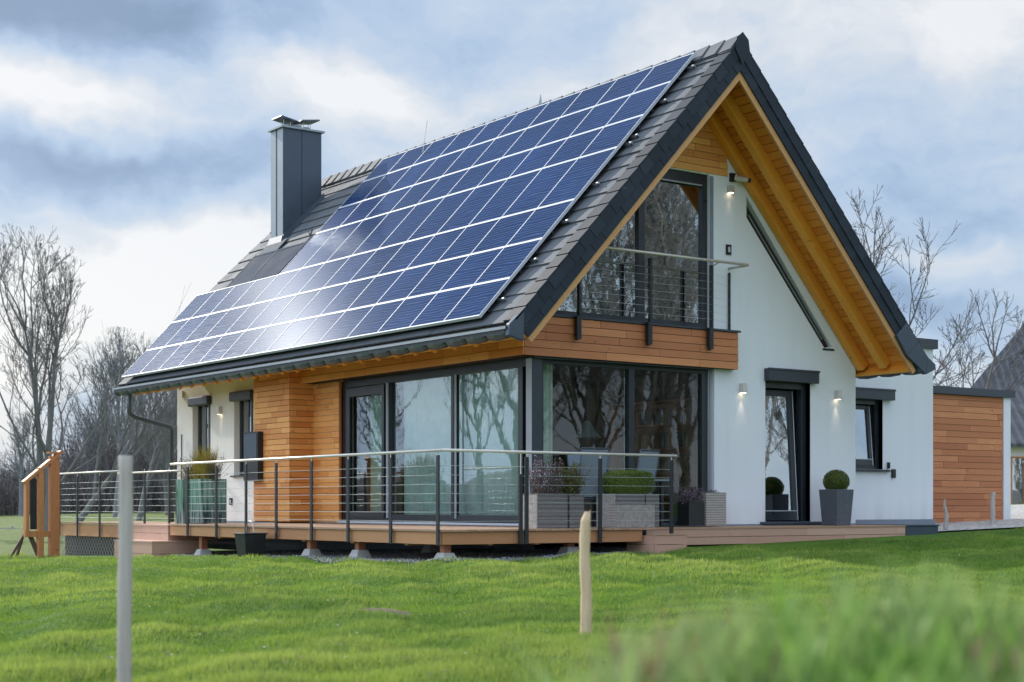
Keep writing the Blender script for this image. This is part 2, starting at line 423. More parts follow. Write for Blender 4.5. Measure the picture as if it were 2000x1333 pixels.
def grid(name,xs,ys,mat,zf,kind='structure',off=0):
    X,Y=np.meshgrid(xs,ys,indexing='ij'); Z=zf(X,Y)+off
    nx,ny=X.shape; V=np.stack([X,Y,Z],-1).reshape(-1,3)
    i=np.arange(nx*ny).reshape(nx,ny)
    F=np.stack([i[:-1,:-1],i[1:,:-1],i[1:,1:],i[:-1,1:]],-1).reshape(-1,4)
    me=bpy.data.meshes.new(name); me.from_pydata(V.tolist(),[],F.tolist()); me.materials.append(mat)
    me.polygons.foreach_set('use_smooth',[True]*len(F)); me.update()
    return link(name,me,kind=kind)
def axis(lo,hi,core0,core1,step):
    a=list(np.arange(core0,core1+1e-6,step)); d=step
    x=core1
    while x<hi: d*=1.22; x+=d; a.append(min(x,hi))
    d=step; x=core0; b=[]
    while x>lo: d*=1.22; x-=d; b.append(max(x,lo))
    return np.array(sorted(set(b+a)))
grid('ground',axis(-900,900,-17,12,.14),axis(-900,900,-21,3,.14),M['lawn'],ground)

def raw(name,V,F3,mats,tint=None,kind=None,parent=None,matidx=None):
    me=bpy.data.meshes.new(name); n=len(V); m=len(F3); k=F3.shape[1]
    me.vertices.add(n); me.vertices.foreach_set('co',V.astype(np.float32).ravel())
    me.loops.add(m*k); me.loops.foreach_set('vertex_index',F3.astype(np.int32).ravel())
    me.polygons.add(m); me.polygons.foreach_set('loop_start',np.arange(0,m*k,k,dtype=np.int32))
    try: me.polygons.foreach_set('loop_total',np.full(m,k,dtype=np.int32))
    except Exception: pass
    if not isinstance(mats,(list,tuple)): mats=[mats]
    for mm in mats: me.materials.append(mm)
    if matidx is not None: me.polygons.foreach_set('material_index',matidx.astype(np.int32))
    if tint is not None:
        at=me.attributes.new('tint','FLOAT','FACE'); at.data.foreach_set('value',tint.astype(np.float32))
    me.update(calc_edges=True); me.validate()
    return link(name,me,parent,kind=kind)

# short lawn grass: single-triangle blades scattered over the lawn
def lawn_blades():
    N=620000
    t=np.exp(rng.uniform(math.log(5.5),math.log(34),N)); a=rng.uniform(-.42,.42,N)
    x=PX+t*(FWX+a*RTX); y=PY+t*(FWY+a*RTY)
    ok=~((x>-2.9)&(y>-2.35)&(y<13)&(x<11))&~((x>7.5)&(y>-1.0))&(x<12)&(y<14)
    ok&=~((x>-3.6)&(x<-2)&(y>6.3)&(y<13.2))
    so=np.zeros(N,bool)
    for (cx,cy,ra,rb) in SOIL:
        u=(x-cx)*RTX+(y-cy)*RTY; v=(x-cx)*FWX+(y-cy)*FWY
        so|=((u/ra)**2+(v/rb)**2)<rng.uniform(.55,1.1,N)
    ok&=~so
    x=x[ok];y=y[ok];t=t[ok];n=len(x)
    z=ground(x,y)
    pn=np.sin(x*1.3+1.9*np.sin(y*.7))*np.sin(y*1.1+1.3*np.sin(x*.9))
    pm=np.sin(x*4.3+2.2*np.sin(y*3.1))*np.sin(y*5.1+2.0*np.sin(x*2.7))
    h=rng.uniform(.018,.05,n)*(1+.28*pn+.35*pm)*np.clip(1.0+(t-12)*.008,.9,1.15)
    w=rng.uniform(.0022,.0042,n)*np.clip(t/10,.8,2.3)
    an=rng.uniform(0,2*math.pi,n); ln=rng.uniform(0,.9,n)*h; la=rng.uniform(0,2*math.pi,n)
    dx=np.cos(an)*w;dy=np.sin(an)*w
    V=np.empty((n,3,3)); V[:,0]=np.stack([x-dx,y-dy,z-.004],-1); V[:,1]=np.stack([x+dx,y+dy,z-.004],-1)
    V[:,2]=np.stack([x+np.cos(la)*ln,y+np.sin(la)*ln,z+h],-1)
    lp=lumps(x,y); tint=np.clip(rng.beta(1.4,3.0,n)*1.0+.14*pn+.10*pm+lp*4.5,0,1)  # lump shading put into the blade colour: hollows darker, crests paler
    raw('lawn_grass',V.reshape(-1,3),np.arange(n*3).reshape(-1,3),M['blade'],tint,'stuff')
SOIL=[(-7.95,-8.75,.23,.34),(-6.88,-6.26,.12,.2),(-6.58,-8.12,.21,.2),(2.6,-1.75,.3,.12),(5.4,-1.6,.25,.1)]
lawn_blades()
for (cx,cy,ra,rb) in SOIL[:3]:
    mb=MB(); vs=[(cx,cy,float(ground(cx,cy))+.004)]
    for ring,f in ((1,.5),(2,1.0)):
        for k in range(18):
            aa=k/18*2*math.pi; r=f*(1+.22*math.sin(3*aa+cx)+.12*math.sin(7*aa)); u=math.cos(aa)*ra*r; v=math.sin(aa)*rb*r
            xx=cx+u*RTX+v*FWX; yy=cy+u*RTY+v*FWY
            vs.append((xx,yy,float(ground(xx,yy))+(.004 if ring==1 else -.006)+random.uniform(0,.008)))
    fs=[(0,1+k,1+(k+1)%18) for k in range(18)]+[(1+k,19+k,19+(k+1)%18,1+(k+1)%18) for k in range(18)]
    mb.add(vs,fs); o=mb.build('bare_soil',M['soil'],kind='structure',smooth=True)

# tall blurred meadow grass on the bank in front of the camera
def tall_grass():
    N=34000
    t=rng.uniform(1.0,5.0,N); l=rng.uniform(-1.4,2.8,N)
    keep=rng.uniform(0,1,N)<np.clip(.1+.95*np.exp(-((l-.6)**2/(2*1.1**2)+(t-2.4)**2/(2*1.1**2))),0,1)
    t=t[keep];l=l[keep]
    x=PX+t*FWX+l*RTX; y=PY+t*FWY+l*RTY; z=ground(x,y); n=len(x)
    cl=np.sin(x*5.1+2*np.sin(y*3.3))*np.sin(y*4.7+1.5*np.sin(x*3.9))
    h=rng.uniform(.05,.15,n)*(1+.5*cl)*(.6+.5*np.exp(-((l-.6)**2/1.6+(t-2.3)**2/2)))
    big=rng.uniform(0,1,n)<.02; h=np.where(big,h*1.3,h); h=np.minimum(h,.21)
    w=rng.uniform(.003,.009,n); an=rng.uniform(0,math.pi,n); la=rng.uniform(0,2*math.pi,n); ln=rng.uniform(.05,.6,n)*h
    S=4; V=np.empty((n,S*2,3))
    for s in range(S):
        f=s/(S-1); ww=w*(1-.92*f**1.5)
        cx=x+np.cos(la)*ln*f**2; cy=y+np.sin(la)*ln*f**2; cz=z-.01+h*(f-.15*f**3)
        V[:,2*s]=np.stack([cx-np.cos(an)*ww,cy-np.sin(an)*ww,cz],-1); V[:,2*s+1]=np.stack([cx+np.cos(an)*ww,cy+np.sin(an)*ww,cz],-1)
    base=(np.arange(n)*S*2)[:,None,None]
    q=np.array([[2*s,2*s+1,2*s+3,2*s+2] for s in range(S-1)])[None]
    F=(base+q).reshape(-1,4)
    pp_=np.sin(x*9.3+1.2)*np.sin(y*8.1); tint=np.clip(rng.beta(1.3,2.5,n)+.3*cl,0,1); dry=(rng.uniform(0,1,n)<.03+.55*(pp_>.72))
    raw('tall_grass',V.reshape(-1,3),F,[M['tall'],M['dry']],np.repeat(tint,S-1),'stuff',matidx=np.repeat(dry.astype(int),S-1))
tall_grass()

def daisies():
    m=MB()
    for _ in range(130):
        t=math.exp(random.uniform(math.log(9),math.log(24))); a=random.uniform(-.36,.36); x=PX+t*(FWX+a*RTX); y=PY+t*(FWY+a*RTY)
        if x>-3.4 and y>-2.6: continue
        z=float(ground(x,y))+random.uniform(.035,.06); r_=random.uniform(.006,.013)
        m.add([(x+r_*math.cos(k*1.047),y+r_*math.sin(k*1.047),z+random.uniform(-.003,.003)) for k in range(6)],[(0,1,2,3,4,5)],0)
    m.build('lawn_daisies',M['whitefl'],kind='stuff')
    m=MB()
    for _ in range(500):
        t=math.exp(random.uniform(math.log(7),math.log(26))); a=random.uniform(-.36,.36); x=PX+t*(FWX+a*RTX); y=PY+t*(FWY+a*RTY)
        if x>-3.2 and y>-2.5: continue
        z=float(ground(x,y))+random.uniform(.02,.05); d=random.uniform(0,3.14); L=random.uniform(.02,.06)
        m.add([(x,y,z),(x+math.cos(d)*L,y+math.sin(d)*L,z+.006),(x+math.cos(d)*L,y+math.sin(d)*L+.004,z+.01),(x,y+.004,z+.004)],[(0,1,2,3)],0,random.random())
    m.build('lawn_straw',M['dry'],kind='stuff')
daisies()
# gravel strips
def patch(name,x0,x1,y0,y1,mat,off=.03,st=.3):
    return grid(name,np.arange(x0,x1+st,st),np.arange(y0,y1+st,st),mat,ground,off=off)
patch('gravel_strip',-3.15,1.6,-2.35,9.0,M['gravel'],.012)
patch('gravel_yard',7.4,34,-.9,12.5,M['gravelw'],.03,.5)
def chips():   # loose stones lying in the gravel
    mb=MB()
    for _ in range(2600):
        if random.random()<.6: x=random.uniform(-3.15,1.5); y=random.uniform(-2.4,-2.0) if random.random()<.45 else random.uniform(-2.4,8)
        else: x=random.uniform(-3.25,-2.9); y=random.uniform(-2.2,8.5)
        z=float(ground(x,y))+.014; r=random.uniform(.008,.026); a=random.uniform(0,3)
        c,s=math.cos(a)*r,math.sin(a)*r
        mb.add([(x+c,y+s,z),(x-s,y+c,z),(x-c,y-s,z),(x+s,y-c,z),(x+c*.3,y,z+r*random.uniform(.7,1.2))],[(0,1,4),(1,2,4),(2,3,4),(3,0,4)],0,random.random())
    mb.build('loose_gravel',M['gravel'],kind='stuff')
chips()

# ------------------------------------------------------------------ the house
K=1.075; RX=3.25; RZ=8.45; KN=math.sqrt(1+K*K); YF=-1.2
XL,XR=-1.2,7.75
def yback(x): return 13.7-1.3*(max(0,min(1,(min(x,RX)+1.2)/4.45)))**2
def RL(x,y,h=0): return (x-K/KN*h, y, RZ-K*(RX-x)+h/KN)
def RR(x,y,h=0): return (x+K/KN*h, y, RZ-K*(x-RX)+h/KN)
FLOOR=.70
house=thing('detached_house','white gabled house with dark tiled roof covered in blue solar panels and timber cladding','house',(3.6,6.6,FLOOR))

def zs(x,c=8.22): return c-K*abs(x-RX)
# walls
P3=lambda u,v,d:(u,d,v)           # front wall plane Y=0, thickness into +Y
outer=[(3.83,.70),(7.32,.70),(7.32,zs(7.32)),(RX,zs(RX)),(0.0,zs(0.0)),(0.0,3.36),(3.83,3.36)]
door_h=[(5.03,.72),(6.14,.72),(6.14,3.20),(5.03,3.20)]
upper_h=[(.12,4.0),(3.71,4.0),(3.71,6.60),(1.98,6.60),(.12,4.62)]
slit_h=[(4.58,5.97),(6.50,3.84),(6.70,3.87),(4.58,6.34)]
sheet(outer,[door_h,upper_h,slit_h],P3,.3).build('gable_wall',M['white'],house)
mb=MB(); mb.box(3.71,3.83,.12,.3,.70,3.36); mb.build('window_reveal',M['zincl'],house)
# side wall, facing -X
PS=lambda u,v,d:(d,u,v)
sheet([(6.0,.70),(13.3,.70),(13.3,zs(0)-.02),(.3,zs(0)-.02),(.3,3.36),(6.0,3.36)],
      [[(9.55,1.65),(10.44,1.65),(10.44,3.32),(9.55,3.32)],[(11.58,1.65),(12.49,1.65),(12.49,3.32),(11.58,3.32)]],PS,.3).build('side_wall',M['white_lit'],house)
mb=MB(); mb.box(7.02,7.32,.3,13.3,.7,zs(7.32)-.02); mb.build('side_wall',M['white'],house)
sheet([(.302,.7),(7.018,.7),(7.018,zs(7.02)),(RX,zs(RX)),(.302,zs(.3))],[],lambda u,v,d:(u,12.98+d,v),.3).build('gable_wall',M['white'],house)
mb=MB(); mb.box(3.8,7.36,-.03,.3,.42,.698); mb.box(-.03,3.8,.10,.3,.42,.69); mb.box(-.03,.27,.3,13.33,.1,.69); mb.box(7.0,7.36,.3,13.33,.1,.69)
mb.build('plinth',M['plinth'],house)
# interior shell
mb=MB(); mb.box(.3,7.02,.3,13.0,.6,.66,1); mb.box(.3,7.02,.32,13.0,3.42,3.7,0); mb.box(.3,7.02,6.4,6.5,.66,3.42,0); mb.box(4.4,4.5,.3,6.4,.66,3.42,0)
sheet([(.35,3.7),(7.0,3.7),(RX+.15,7.6),(RX-.15,7.6)],[],lambda u,v,d:(u,3.2+d,v),.06,0,mb); mb.box(4.45,4.52,.3,3.2,3.7,6.5,0)
mb.build('room_partition',[M['inner'],M['innerfloor']],house)

# plank cladding
def planks(mb,u0,u1,v0,v1,to3,h=.125,th=.022,lmin=.6,lmax=2.2,seed=1,slope=None):
    r=random.Random(seed); v=v0
    while v<v1-1e-4:
        vt=min(v+h,v1); a=u0-r.uniform(0,.4)*lmax; 
        lo,hi=u0,u1
        if slope: lo,hi=slope(v+.0)
        while a<u1:
            b=a+r.uniform(lmin,lmax); aa,bb=max(a,lo),min(b,hi)
            if bb-aa>.03:
                g=.003; d=r.uniform(0,.004); ti=r.random()
                if slope:
                    l2,h2=slope(vt); a0,b0=aa,bb; a1=max(aa,l2); b1=min(bb,h2)
                    if b1<=a1: b1=a1+.002
                else: a0=a1=aa; b0=b1=bb
                top=vt-.008
                p=[to3(a0+g,v,0),to3(b0-g,v,0),to3(b0-g,v,th+d),to3(a0+g,v,th+d),to3(a1+g,top,0),to3(b1-g,top,0),to3(b1-g,top,th+d-.004),to3(a1+g,top,th+d-.004)]
                mb.hexa(p,0,ti)
            a=b
        v=vt
    return mb
def backing(mb,*b): mb.box(*b,mat=1)
fr=lambda Y:(lambda u,v,d:(u,Y-d,v))
sd=lambda X:(lambda u,v,d:(X-d,u,v))
DARKW=[None]
M['gap']=simple('cladding_gap',(.035,.016,.009),.9)
# balcony band (front) + band on the side
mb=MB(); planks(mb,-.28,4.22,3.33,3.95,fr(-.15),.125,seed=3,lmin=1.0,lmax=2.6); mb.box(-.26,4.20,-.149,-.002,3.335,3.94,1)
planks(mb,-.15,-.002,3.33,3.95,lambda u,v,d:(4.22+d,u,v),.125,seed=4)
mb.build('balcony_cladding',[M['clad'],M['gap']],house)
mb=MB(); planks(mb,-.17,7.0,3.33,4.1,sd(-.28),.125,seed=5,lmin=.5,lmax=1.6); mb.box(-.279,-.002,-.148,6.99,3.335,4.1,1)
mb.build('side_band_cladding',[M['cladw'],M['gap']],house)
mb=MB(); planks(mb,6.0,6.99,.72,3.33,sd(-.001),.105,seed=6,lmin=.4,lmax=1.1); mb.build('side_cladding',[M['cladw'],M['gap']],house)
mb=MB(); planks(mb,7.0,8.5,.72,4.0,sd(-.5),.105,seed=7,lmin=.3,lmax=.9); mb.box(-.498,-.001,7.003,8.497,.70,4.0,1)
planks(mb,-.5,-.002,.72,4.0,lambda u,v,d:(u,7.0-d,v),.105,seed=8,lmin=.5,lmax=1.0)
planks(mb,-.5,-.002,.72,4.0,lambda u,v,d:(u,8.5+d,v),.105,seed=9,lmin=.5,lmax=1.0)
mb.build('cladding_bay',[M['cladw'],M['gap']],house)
mb=MB(); mb.box(.0,.16,5.99,6.06,.72,3.33,0,.9); mb.build('timber_reveal',M['clad'],house)
# wood infill in the gable over the window
mb=MB(); planks(mb,.5,4.12,6.62,7.9,fr(-.002),.115,.022,seed=10,lmin=.5,lmax=1.4,slope=lambda v:(RX-(8.15-v)/K,min(4.12,RX+(8.15-v)/K)))
mb.build('gable_cladding',[M['cladw'],M['gap']],house)
# metal coping over the balcony band
mb=MB(); mb.box(-.3,4.26,-.20,.02,3.952,3.985); mb.build('balcony_coping',M['anth'],house)

# corner glazing
w=mb=MB()
F1,F2=.06,.17     # frame depth range
def vbar_f(x0,x1,z0,z1,y0=F1,y1=F2,mat=0): w.box(x0,x1,y0,y1,z0,z1,mat)
vbar_f(.17,.26,.74,3.30); vbar_f(2.0,2.12,.74,3.30); vbar_f(3.60,3.71,.74,3.34); 
w.box(.17,3.71,.062,.168,3.24,3.36); w.box(.17,3.71,.062,.168,.735,.82); w.box(-.02,3.71,-.10,.05,3.30,3.335)
w.box(3.72,3.735,.03,.20,.74,3.3,1)
win=w.build('corner_window',[M['frame'],M['zincl']],house)
mb=MB(); mb.add([(.26,.11,.82),(2.0,.11,.82),(2.0,.11,3.24),(.26,.11,3.24)],[(0,1,2,3)]); mb.add([(2.12,.11,.82),(3.6,.11,.82),(3.6,.11,3.24),(2.12,.11,3.24)],[(0,1,2,3)])
mb.build('pane',M['glass'],win)
mb=MB(); mb.box(-.03,.168,-.03,.05,.70,3.33); mb.box(.05,.168,.05,.13,.70,3.33); mb.build('corner_post',M['anth'],house)
mb=MB(); mb.box(-.034,-.031,-.028,.12,.72,3.30); mb.build('corner_trim',M['zincl'],house)
# side glazing (sliding doors), plane X=.12
w=MB()
for y0,y1,m in ((.34,.46,0),(2.29,2.37,0),(4.36,4.50,0),(5.84,5.98,0)): w.box(.06,.17,y0,y1,.74,3.30,m)
w.box(.061,.169,.05,5.98,3.20,3.345); w.box(.062,.168,.13,5.98,.74,.86)
w.box(.04,.06,4.50,4.58,.8,3.18,0);w.box(.04,.06,5.72,5.84,.8,3.18,0);w.box(.04,.06,4.58,5.72,3.02,3.18,0);w.box(.04,.06,4.58,5.72,.8,.92,0)
w.box(.03,.058,2.20,2.215,.8,3.2,1); w.box(.03,.058,5.99,6.0,.75,3.3,1); w.box(.028,.058,4.37,4.39,.8,3.2,1)
w.box(-.06,.06,.05,6.0,.70,.735,1)
swin=w.build('sliding_window',[M['frame'],M['alu']],house)
mb=MB(); 
for a_,b_,c_,d_ in ((.46,2.29,.86,3.2),(2.37,4.36,.86,3.2),(4.58,5.72,.92,3.02)): mb.add([(.12,b_,c_),(.12,a_,c_),(.12,a_,d_),(.12,b_,d_)],[(0,1,2,3)])
mb.build('pane',M['glassside'],swin)
# upper gable window
w=MB()
w.box(3.60,3.71,.05,.16,4.0,6.60); w.box(2.20,2.33,.05,.16,4.07,6.5); w.box(.12,3.60,.052,.158,4.0,4.09); w.box(1.9,3.60,.052,.158,6.42,6.6)
w.bar((.12,.105,4.60),(1.98,.105,6.58),.11,.12); w.box(.12,.18,.055,.155,4.05,4.6)
w.box(2.33,3.58,.03,.05,6.395,6.42,1)
w.box(3.72,3.80,-.012,.0,4.0,6.58,2)
uwin=w.build('gable_window',[M['frame'],M['zincl'],M['plinth']],house)
sheet([(.15,4.05),(3.62,4.05),(3.62,6.45),(1.95,6.5),(.15,4.6)],[],lambda u,v,d:(u,.10+d,v),.005).build('pane',M['glassdark'],uwin)
# sloping slit window
sheet([(4.585,5.96),(6.50,3.845),(6.64,3.87),(4.585,6.22)],[],lambda u,v,d:(u,.035+d,v),.06).build('slit_window',M['frame'],house)
mb=MB(); mb.bar((4.64,.026,6.02),(6.46,.026,3.99),.02,.03,up=(0,-1,0)); mb.build('slit_window_strip',M['zincl'],house)
mb=MB(); mb.bar((4.62,.018,6.29),(6.66,.018,3.905),.03,.006,up=(-K,0,-1)); mb.build('slit_window_reveal',M['white'],house)
mb=MB(); mb.box(6.46,6.74,-.02,.10,3.80,3.835); mb.build('slit_window_sill',M['anth'],house)

# roller-shutter boxes, windows, door
def shutter_box(x0,x1,z0,z1,parent,y=-.13):
    m=MB(); m.box(x0,x1,y,y+.128,z0,z1); m.box(x0-.012,x1+.012,y-.012,y+.03,z1-.035,z1+.006); return m.build('shutter_box',M['anth'],parent,bevel=.008)
# front door, tilted open
w=MB(); w.box(5.03,5.09,.10,.22,.72,3.2); w.box(6.02,6.14,.10,.22,.72,3.2); w.box(5.09,6.02,.102,.218,3.08,3.2); w.box(5.03,6.14,.02,.22,.70,.745); w.box(6.14,6.142,.0,.1,.72,3.2,1)
door=w.build('door',[M['frame'],M['alu']],house)
def leaf(x0,x1,z0,z1,ang,y,parent,bw=.10,strip=True):
    m=MB(); ca,sa=math.cos(ang),math.sin(ang)
    def T(x,yy,z):
        dz=z-z0; return (x, y+yy*ca+dz*sa, z0+dz*ca-yy*sa)
    def bx(a,b,c,d,mat=0,y0=0,y1=.07):
        m.hexa([T(a,y0,c),T(b,y0,c),T(b,y1,c),T(a,y1,c),T(a,y0,d),T(b,y0,d),T(b,y1,d),T(a,y1,d)],mat)
    bx(x0,x0+bw*.6,z0,z1); bx(x1-bw,x1,z0,z1); bx(x0+bw*.6,x1-bw,z1-bw,z1,0,.002,.068); bx(x0+bw*.6,x1-bw,z0,z0+bw*1.6,0,.002,.068)
    if strip: bx(x1,x1+.018,z0,z1,1,.0,.065); bx(x0,x1,z0+bw*1.6,z0+bw*1.6+.012,1,-.004,.0)
    l=m.build('door_leaf' if z1-z0>2 else 'sash',[M['frame'],M['alu']],parent)
    g=MB(); a,b,c,d=x0+bw*.6,x1-bw,z0+bw*1.6,z1-bw
    g.hexa([T(a,.03,c),T(b,.03,c),T(b,.035,c),T(a,.035,c),T(a,.03,d),T(b,.03,d),T(b,.035,d),T(a,.035,d)])
    g.build('pane',M['glassdark'],l); return l
leaf(5.10,5.93,.76,3.06,R(3.6),.10,door)
shutter_box(5.0,6.24,3.18,3.40,door)
mb=MB(); mb.box(4.9,6.45,-.12,.0,.701,.735); mb.build('door_sill',M['blueplinth'],house)
# side-wall windows with half-open blinds
for y0,y1 in ((9.55,10.44),(11.58,12.49)):
    w=MB(); w.box(.13,.20,y0,y0+.07,1.65,3.3); w.box(.13,.20,y1-.07,y1,1.65,3.3); w.box(.131,.199,y0+.07,y1-.07,3.2,3.3); w.box(.131,.199,y0+.07,y1-.07,1.65,1.74)
    w.box(.10,.13,(y0+y1)/2-.03,(y0+y1)/2+.03,1.7,3.25); w.box(.098,.13,(y0+y1)/2-.14,(y0+y1)/2-.12,1.7,3.25,1)
    w.box(-.07,.14,y0-.05,y1+.05,1.615,1.648)
    wi=w.build('side_window',[M['frame'],M['zincl']],house)
    g=MB(); g.box(.16,.165,y0+.07,y1-.07,1.74,3.2); g.build('pane',M['glassdark'],wi)
    g=MB(); g.box(-.12,-.002,y0-.08,y1+.02,3.18,3.38); g.build('shutter_box',M['anth'],wi,bevel=.03)
mb=MB(); mb.box(-.64,-.525,8.08,8.70,1.50,2.46); mb.box(-.648,-.641,8.12,8.66,1.9,2.42,1); mb.build('wall_cabinet',[M['black'],M['zinc']],house)

# ---- roof structure
def slope_prism(mb,Rf,pts,h0,h1,mat=0):
    vs=[Rf(x,y,h0) for x,y in pts]+[Rf(x,y,h1) for x,y in pts]; n=len(pts)
    mb.add(vs,[tuple(range(n))[::-1],tuple(range(n,2*n))]+[(i,(i+1)%n,(i+1)%n+n,i+n) for i in range(n)],mat)
# underlay (core)
NB=9
xsL=[XL+(RX-XL)*i/NB for i in range(NB+1)]
mb=MB(); slope_prism(mb,RL,[(XL+.02,YF+.05),(RX,YF+.05)]+[(x,yback(x)-.06) for x in xsL[::-1]],-.20,-.03)
slope_prism(mb,RR,[(RX,YF+.05),(XR-.05,YF+.05),(XR-.05,13.6),(RX,12.34)],-.20,-.03)
mb.build('roof_deck',M['black'],house)
def courses(Rf,name,right):
    mb=MB(); L=(XR-RX if right else RX-XL); n=20; st=L/n; r=random.Random(5)
    for i in range(n):
        d0=L-i*st; d1=d0-st*1.06      # distance from ridge: low edge, high edge
        if d1<0: d1=0
        X=lambda d:(RX+d if right else RX-d)
        y=YF+.24; yb=(13.6 if right else yback(X(d0)))
        while y<yb:
            y1=min(y+.50,yb); ya=max(y,YF+.24)
            if y1-ya>.05:
                j=r.uniform(-.003,.003); hl=.032+j; hh=.004+j
                a=Rf(X(d0),ya+.002,hl);b=Rf(X(d0),y1-.002,hl);c=Rf(X(d1),y1-.002,hh);e=Rf(X(d1),ya+.002,hh)
                a2=Rf(X(d0),ya+.002,hl-.028);b2=Rf(X(d0),y1-.002,hl-.028)
                ti=r.random(); mb.add([a,b,c,e,a2,b2],[(0,1,2,3),(0,4,5,1)],0,ti)
                if y1>=yb-.01: c3=Rf(X(d1),y1-.002,-.04); mb.add([b,Rf(X(d0),y1-.002,-.04),c3,c],[(0,1,2,3)],0,ti)
            y+=.50
    return mb.build(name,M['tile'],house)
roofL=courses(RL,'roof_slope',False); roofR=courses(RR,'roof_slope',True)
# ridge tiles
mb=MB(); y=YF-.03; i=0
while y<12.3:
    y1=min(y+.36,12.45); lift=.028
    for s in (-1,1):
        h0,h1=.055,.055+lift
        f=RL if s<0 else RR
        A=f(RX+s*.0,y,h1+.02);B=f(RX+s*.17,y,h1);Cc=f(RX+s*.15,y1+.04,h0);D=f(RX,y1+.04,h0+.02)
        A=(RX,y,RZ+.125+lift*.6);D=(RX,y1+.04,RZ+.125-.01)
        B2=f(RX+s*.17,y,-.0)
        mb.add([A,B,Cc,D,B2,(RX,y,RZ)],[(0,1,2,3) if s<0 else (0,3,2,1),(0,1,4,5)],0,random.random())
        E2=f(RX+s*.15,y1+.04,h0-.05); mb.add([B,B2,E2,Cc],[(0,1,2,3)],0,.4)
    y+=.36
mb.build('ridge_tile',M['tile'],roofL)
# verge slates on the front gable
mb=MB(); r=random.Random(11)
for Rf,sg,Lh in ((RL,-1,RX-XL),(RR,1,XR-RX)):
    n=23; st=Lh/n
    for i in range(n):
        d0=Lh-i*st; d1=d0-st*1.08
        if d1<0: d1=0
        x0=RX+sg*d0; x1=RX+sg*d1
        t=.018
        # top cap slate
        hL,hH=.062,.048; 
        vs=[Rf(x0,YF-.06,hL),Rf(x0,YF+.24,hL),Rf(x1,YF+.24,hH),Rf(x1,YF-.06,hH)]
        vd=[Rf(x0,YF-.06,hL-.03),Rf(x0,YF+.24,hL-.06),Rf(x1,YF+.24,-.02),Rf(x1,YF-.06,hH-.03)]
        mb.add(vs+vd,[(0,1,2,3),(4,7,6,5),(0,4,5,1),(1,5,6,2),(2,6,7,3),(3,7,4,0)],0,r.random())
        # two rows of face slates, lapping
        for row,(ha,hb,yy,ov) in enumerate(((.045,-.14,YF-.052,0),(-.11,-.30,YF-.034,.5))):
            q=st*ov; xa=RX+sg*max(0.0,min(Lh+.02,d0-q+ (0 if row==0 else st*.0))); xb=RX+sg*max(0,d0-q-st*1.04)
            if row==1 and i==0: xa=RX+sg*(Lh)
            jj=r.uniform(0,.005)
            p=[Rf(xa,yy-jj-.005,hb),Rf(xb,yy-jj,hb),Rf(xb,yy+.04,hb),Rf(xa,yy+.04,hb),Rf(xa,yy-jj-.005,ha),Rf(xb,yy-jj,ha),Rf(xb,yy+.04,ha),Rf(xa,yy+.04,ha)]
            if abs(xa-xb)>.02: mb.hexa(p,0,r.random())
# apex cover slate
mb.add([(RX-.16,YF-.085,RZ-.12),(RX,YF-.085,RZ-.36),(RX+.16,YF-.085,RZ-.12),(RX+.13,YF-.085,RZ+.06),(RX,YF-.085,RZ+.17),(RX-.13,YF-.085,RZ+.06)],[(0,1,2,3,4,5)],0,.6)
mb.build('verge_slates',M['slate'],house)
# barge board, soffit boards, beams
mb=MB()
for Rf,xe in ((RL,XL),(RR,XR)):
    p=[Rf(xe,YF-.01,-.40),Rf(RX,YF-.01,-.40),Rf(RX,YF+.03,-.40),Rf(xe,YF+.03,-.40),Rf(xe,YF-.01,-.20),Rf(RX,YF-.01,-.20),Rf(RX,YF+.03,-.20),Rf(xe,YF+.03,-.20)]
    # mitre at the ridge: end on X = RX
    for k in (1,2,5,6):
        h=-.40 if k in(1,2) else -.20
        p[k]=(RX,p[k][1],RZ+h*KN)
    mb.hexa(p,0,.3)
mb.build('barge_board',M['barge'],house)
mb=MB(); r=random.Random(3)
for Rf,xe,sg in ((RL,XL,-1),(RR,XR,1)):
    L=abs(xe-RX); n=42
    for i in range(n):
        d0=L*i/n; d1=L*(i+1)/n-.008
        y=YF+.03
        while y<.0:
            y1=min(y+r.uniform(.5,1.3),0.02)
            a,b=RX+sg*max(d0,.13),RX+sg*max(d1,.13)
            if abs(a-b)>.01: mb.hexa([Rf(a,y,-.222),Rf(b,y,-.222),Rf(b,y1-.004,-.222),Rf(a,y1-.004,-.222),Rf(a,y,-.203),Rf(b,y,-.203),Rf(b,y1-.004,-.203),Rf(a,y1-.004,-.203)],0,r.random())
            y=y1
# eave soffits along both long sides
for Rf,xe,sg,xw in ((RL,XL,-1,-.02),(RR,XR,1,7.34)):
    n=10
    for i in range(n):
        a=xw+(xe-xw)*i/n; b=xw+(xe-xw)*(i+1)/n-sg*.006
        mb.hexa([Rf(a,.03,-.222),Rf(b,.03,-.222),Rf(b,13.5,-.222),Rf(a,13.5,-.222),Rf(a,.03,-.203),Rf(b,.03,-.203),Rf(b,13.5,-.203),Rf(a,13.5,-.203)],0,r.random())
mb.build('soffit',M['soffit'],house)
for yc,wd in ((-.62,.16),(-.10,.16)):
    for Rf,xe,sg in ((RR,XR-.12,1),(RL,XL+.12,-1)):
        mb=MB(); h0,h1=-.40,-.223
        e0=Rf(xe,yc-wd/2,h0)
        pr=RX
        mb.hexa([Rf(xe,yc-wd/2,h0),(pr,yc-wd/2,RZ+h0*KN),(pr,yc+wd/2,RZ+h0*KN),Rf(xe,yc+wd/2,h0),Rf(xe,yc-wd/2,h1),(pr,yc-wd/2,RZ+h1*KN),(pr,yc+wd/2,RZ+h1*KN),Rf(xe,yc+wd/2,h1)],0,random.random())
        mb.build('rafter',M['beam'],house,bevel=.008)
